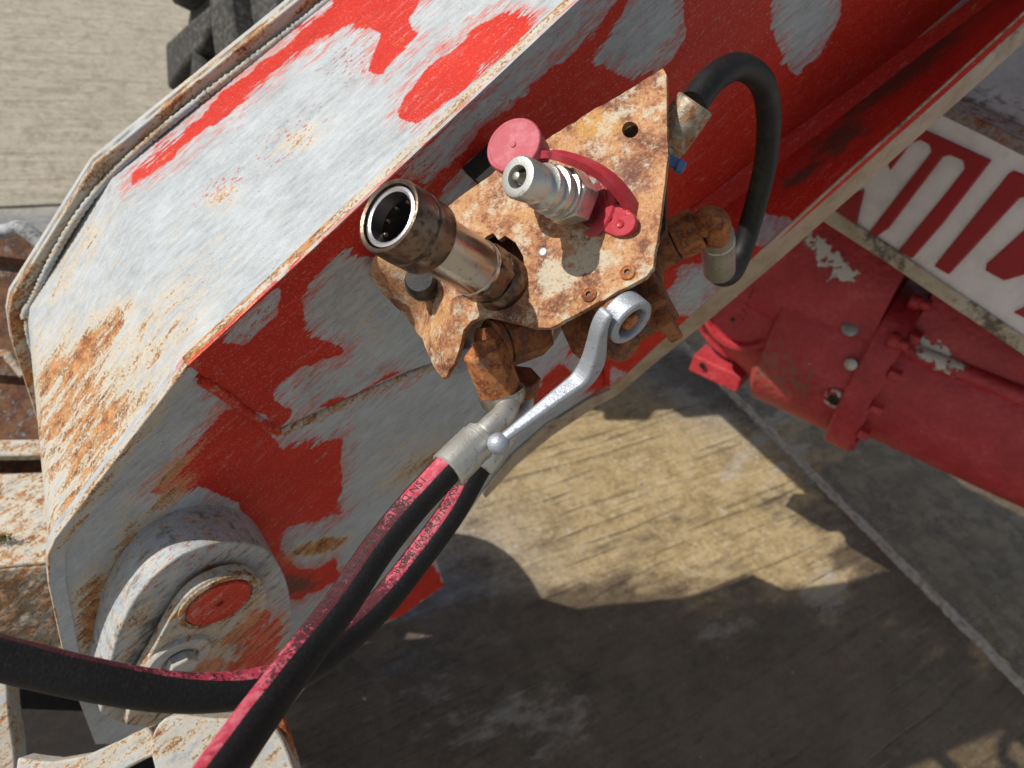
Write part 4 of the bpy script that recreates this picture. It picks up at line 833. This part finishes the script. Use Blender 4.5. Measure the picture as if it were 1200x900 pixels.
gb2 = rsec([(.094, -.05), (.098, .0), (.086, .055), (.054, .084), (.0, .094), (-.055, .086), (-.092, .055), (-.10, -.0), (0, -.10)], 90)
V, Fc = dense_prism(gb2, [.212, .215, .246, .249], [1.2, 1.23, 1.23, 1.2]); axm('casing_flange', V, Fc, flk(chipA), smooth=35)
V, Fc = dense_prism(rsec([(.070, -.03), (.078, .0), (.068, .04), (.040, .066), (.0, .074), (-.045, .066), (-.074, .035), (-.078, -.0), (0, -.08)], 90), np.linspace(.249, .62, 30), np.concatenate([[1.32, 1.26], np.linspace(1.22, 1.22, 28)]))
axm('axle_tube', V, Fc, flk(chipB), smooth=40)
C = np.array([ap(t, .064, .074) for t in np.linspace(.25, .62, 30)]); V, Fc, *_ = tube(C, .016, 16); axm('upper_rib', V, Fc, flk(chipB))
C = np.array([ap(t, -.084, .036) for t in np.linspace(.25, .62, 30)]); V, Fc, *_ = tube(C, .016, 16); axm('lower_rib', V, Fc)
for t, a, b in ((.232, -.108, .055), (.232, -.086, .080), (.232, .080, .100), (.232, .120, .060)):
    V, Fc = lathe(ap(t - .002, a, b), ap(t + .034, a, b), [(0, .012), (.002, .015), (.016, .015), (.018, .012), (.020, .010), (.032, .010), (.034, .008)], 24); axm('bolt_lug', V, Fc)
for (x, y, r_, m_) in ((1005, 352, .009, M_dull), (1037, 359, .007, M_dull)):
    pass
def spot(t, a, b, r_, mat, nm, hh=.002):
    n = nrm(xup * a + xs * b); c = ap(t, a, b); V, Fc = lathe(c - n * .004, c + n * hh, [(0, r_), (.004 + hh * .6, r_), (.004 + hh, r_ * .85)], 24); return mesh(nm, V, Fc, mat, ax)
spot(.185, .070, .092, .014, M_dull, 'grease_plug'); spot(.205, .034, .1105, .011, M_dull, 'grease_plug'); spot(.205, -.022, .1085, .020, M_axle, 'plug_collar', .003); spot(.205, -.022, .1100, .012, M_black, 'threaded_hole', .003)
cov = rsec([(.06, -.10), (.23, -.09), (.25, -.03), (.235, .02), (.14, .075), (.085, .088), (.03, .085), (.0, .0)], 60)
V, Fc = dense_prism(cov, np.linspace(.055, .212, 8), [.98] + [1.0] * 7); axm('housing_cover', V, Fc, flk(chipA), smooth=35)
cov2 = rsec([(.06, -.10), (.21, -.09), (.23, -.03), (.215, .01), (.12, .058), (.078, .070), (.03, .070), (.0, .0)], 60)
V, Fc = dense_prism(cov2, np.linspace(.249, .62, 16), [1.0] * 16); axm('upper_tube', V, Fc, flk(chipB), smooth=35)
for k in range(5):
    th = .35 + k * .42; b_, a_ = math.sin(th) * .118, math.cos(th) * .118; V, Fc = hexa(ap(.2485, a_, b_), ap(.262, a_, b_), .013); axm('flange_bolt', V, Fc, smooth=0, bevel=.001)
V, Fc = box(ap(.035, -.095, .035), xd, xup, xs, .115, .042, .07); axm('mounting_lug', V, Fc, smooth=0, bevel=.004)
c = ap(.015, -.088, .064); V, Fc = lathe(c, c + xs * .001, [(0, .007), (.001, .007)], 16); mesh('lug_hole', V, Fc, M_black, ax)
V, Fc = box(ap(.52, -.075, .05), xd, xup, xs, .12, .08, .08); axm('bracket_lug', V, Fc, smooth=0, bevel=.006)

def carr(name, V, Fc, parent, rust=.42, dirt=.32, **k): return mesh(name, V, Fc, MB, parent, F0(V, None, rust=rust, dirt=dirt, speck=.1), q=qb(V), **k)
# ------------------------------------------------------------------ tyre standing beyond the boom
shp = W(P(186, 84, 1.66)); hzw = Wd(HZ); axw = Wd(AX); WR, WW = .62, .42
wc = shp + hzw * (WW / 2) + axw * WR; wc[2] = WR
ty = bpy.data.objects.new('tractor_tyre', None); COL.objects.link(ty); ty.location = (wc[0], wc[1], 0); tag(ty, 'dusty black lugged tractor tyre standing on the concrete beyond the upper rim of the boom', 'tyre')
wcc = unW(wc); prof = [(a, b * WR / .53) for a, b in [(-.21, .30), (-.222, .36), (-.22, .44), (-.205, .480), (-.10, .49), (0, .495), (.10, .49), (.185, .475), (.20, .44), (.205, .36), (.20, .30), (.12, .25), (-.12, .25), (-.20, .30)]]
V, Fc = lathe(wcc, wcc + HZ, prof, 96, ref=UP, closed=False); mesh('carcass', V, Fc, M_tyre, ty)
V, Fc = lathe(wcc, wcc + HZ, [(-.10, .24), (-.10, .25), (.10, .25), (.10, .24), (.02, .20), (.02, .03), (0, .03), (0, .20), (-.10, .24)], 48, ref=UP, closed=False); mesh('rim', V, Fc, M_dark, ty)
lugm = None
a1_ = AX; 
def lugmesh():
    parts = []
    V = []
    n = 12
    for i in range(n + 1):
        f = i / n; x = -.208 + f * .235; th = f ** 1.2 * .30; w_ = .046 - .008 * f; rr = .53 - .012 * (1 - f) ** 3
        for (dr, dt) in ((-.08 if f < .15 else -.045, -w_ * 1.15), (0, -w_), (0, w_), (-.08 if f < .15 else -.045, w_ * 1.15)):
            r_ = rr + dr; t2 = th + dt / r_; V.append(HZ * x + (-AX * math.cos(t2) + UP * math.sin(t2)) * r_ * (WR / .53))
    Fc = [(i * 4 + k, i * 4 + (k + 1) % 4, i * 4 + 4 + (k + 1) % 4, i * 4 + 4 + k) for i in range(n) for k in range(4)] + [(3, 2, 1, 0), tuple(n * 4 + k for k in range(4))]
    return np.array(V), Fc
LV, LF = lugmesh()
def rotax(V, axis, th): c, s = math.cos(th), math.sin(th); return V * c + np.cross(axis, V) * s + np.outer(V @ axis, axis) * (1 - c)
for sgn in (1, -1):
    L1 = LV.copy()
    if sgn < 0: L1 = LV - 2 * np.outer(LV @ HZ, HZ); L1 = rotax(L1, HZ, math.pi / 20)
    first = None
    for k in range(20):
        th = 2 * math.pi * k / 20
        Vk = rotax(L1, HZ, th) + wcc
        mesh('tread_lug', Vk, LF if sgn > 0 else [f[::-1] for f in LF], M_tyre, ty, smooth=30, bevel=.020)

# ------------------------------------------------------------------ carriage pieces at the lower left
def slabpart(name, poly, D, n, back, mat, parent, step=14, bevel=.002, **k):
    n = nrm(n); c = n.dot(P(poly[0][0], poly[0][1], D)); V, Fc, _ = sheet(poly, [], onplane(n, c), -n * back, step); return carr(name, V, Fc, parent, rust=.42, dirt=.30, bevel=bevel) if mat is M_carr else mesh(name, V, Fc, mat, parent, bevel=bevel, **k)
cb = thing('carriage_beam', P(20, 740, .9), 'rust stained white carriage cross beam with a moss tuft, left of the boom nose', 'machine part')
M_carr2 = simple_rust('grimy_carriage_paint', 1.0, (.35, .28, .24), .58, (.13, .115, .10))
A = [P(-160, 560, .86), P(92, 552, .88)]; B = [P(-160, 678, .80), P(92, 656, .82)]; V, Fc = ribbon(A, B, .01, m=8, step=.02); carr('top_plate', V, Fc, cb, rust=.50, dirt=.35, bevel=.002)
A = [P(-160, 681, .802), P(95, 660, .822)]; B = [P(-160, 800, .87), P(95, 790, .89)]; V, Fc = ribbon(A, B, .01, m=8, step=.02); carr('front_plate', V, Fc, cb, rust=.62, dirt=.75, bevel=.002)
A = [P(-160, 516, .885), P(92, 514, .90)]; B = [P(-160, 536, .868), P(92, 532, .885)]; V, Fc = ribbon(A, B, .012, m=4, step=.02); carr('upper_bar', V, Fc, cb, rust=.50, dirt=.35, bevel=.002)
A = [P(-160, 532, .90), P(92, 528, .915)]; B = [P(-160, 575, .885), P(92, 570, .90)]; V, Fc = ribbon(A, B, .012, m=4, step=.02); mesh('recess_shade', V, Fc, M_dark, cb)  # dark strip paints the shade in the gap below the bar
tf = []
for k in range(260):
    b = P(7 + rng.normal(0, 7), 630 + rng.normal(0, 3.0), .825); b = b + np.array((0, 0, .004)); d = nrm(UP + rng.normal(0, .7, 3)) * rng.uniform(.002, .006); sdir = nrm(rng.normal(0, 1, 3)) * .0007; tf.append((np.array([b - sdir, b + sdir, b + d]), [(0, 1, 2)]))
V, Fc = join(*tf); M_moss = plastic('green_moss', (.07, .10, .015), (.12, .14, .03), .9); mesh('moss_tuft', V, Fc, M_moss, cb, smooth=0, kind='stuff')
# quick-hitch drum further left
dr = thing('hitch_hook', P(0, 500, 1.05), 'dark rusty hooked hitch plate with a chalky white upper edge at the left picture edge', 'machine part')
hp = [(-200, 290), (-60, 272), (0, 268), (24, 264), (34, 268), (50, 282), (58, 330), (62, 520), (-200, 520)]
slabpart('hook_plate', dens(hp, 20, .8), 1.05, (.15, .35, 1), .05, simple_rust('dark_painted_rust', .9, (.30, .26, .26), .6, (.06, .052, .05)), dr)
C = spline([P(-200, 288, 1.045), P(-60, 274, 1.04), P(0, 272, 1.035), (P(22, 267, 1.03)), P(33, 272, 1.03), P(50, 286, 1.035)], 40); V, Fc, *_ = tube(C, .0105, 14); carr('hook_edge', V, Fc, dr, rust=.15, dirt=.5)
slabpart('lower_hook', dens([(-200, 425), (-10, 412), (8, 416), (30, 440), (60, 520), (-200, 520)], 20, .8), 1.0, (.15, .35, 1), .05, M_dark, dr)
C = spline([P(-200, 424, .995), P(-10, 415, .99), P(10, 419, .99), P(28, 440, .992)], 30); V, Fc, *_ = tube(C, .006, 12); carr('hook_edge', V, Fc, dr, rust=.50, dirt=.35, bevel=.002)
# frame below the hose, its shaded hollow painted as a black box
fr_ = thing('carriage_frame', P(60, 900, .95), 'rusty carriage frame, shaded inside painted black, below the hose at the lower left', 'machine part')
V, Fc = box(P(20, 850, 1.06), AX, HZ, UP, .42, .45, .30); mesh('interior_shade', V, Fc, M_grime_shade, fr_, smooth=0)  # black box stands in for the shaded hollow of the frame
slabpart('upright', dens([(-60, 790), (8, 800), (12, 850), (18, 900), (22, 960), (-60, 960)], 20, .6), .80, (.2, .1, 1), .03, M_carr, fr_)
lk = thing('tilt_link', P(250, 900, .62), 'curved white painted tilt link with rust speckles under the hoses at the bottom edge', 'machine part')
lfp = smoothpoly([(182, 905), (176, 872), (188, 846), (210, 838), (250, 842), (290, 842), (320, 850), (345, 905), (350, 980), (180, 980)], 60)
slabpart('link_head', lfp, .64, (.1, .25, 1), .03, M_carr, lk, 10)
rg = [(18, 905), (20, 888), (60, 893), (100, 886), (140, 868), (172, 852), (186, 868), (184, 884), (165, 892), (140, 905), (100, 930), (20, 930)]
slabpart('curved_flange', dens(rg, 16, .3), .66, (.05, .3, 1), .025, M_carr, lk, 10)
rl = [(340, 770), (352, 795), (365, 850), (380, 960), (320, 960), (300, 820)]
slabpart('rusty_tab', dens([(300, 840), (330, 830), (345, 880), (352, 960), (290, 960)], 14, .5), .66, (.3, .1, 1), .02, simple_rust('red_flecked_rust', 1.2, (1, .7, .6), .7, (.5, .12, .08)), lk)
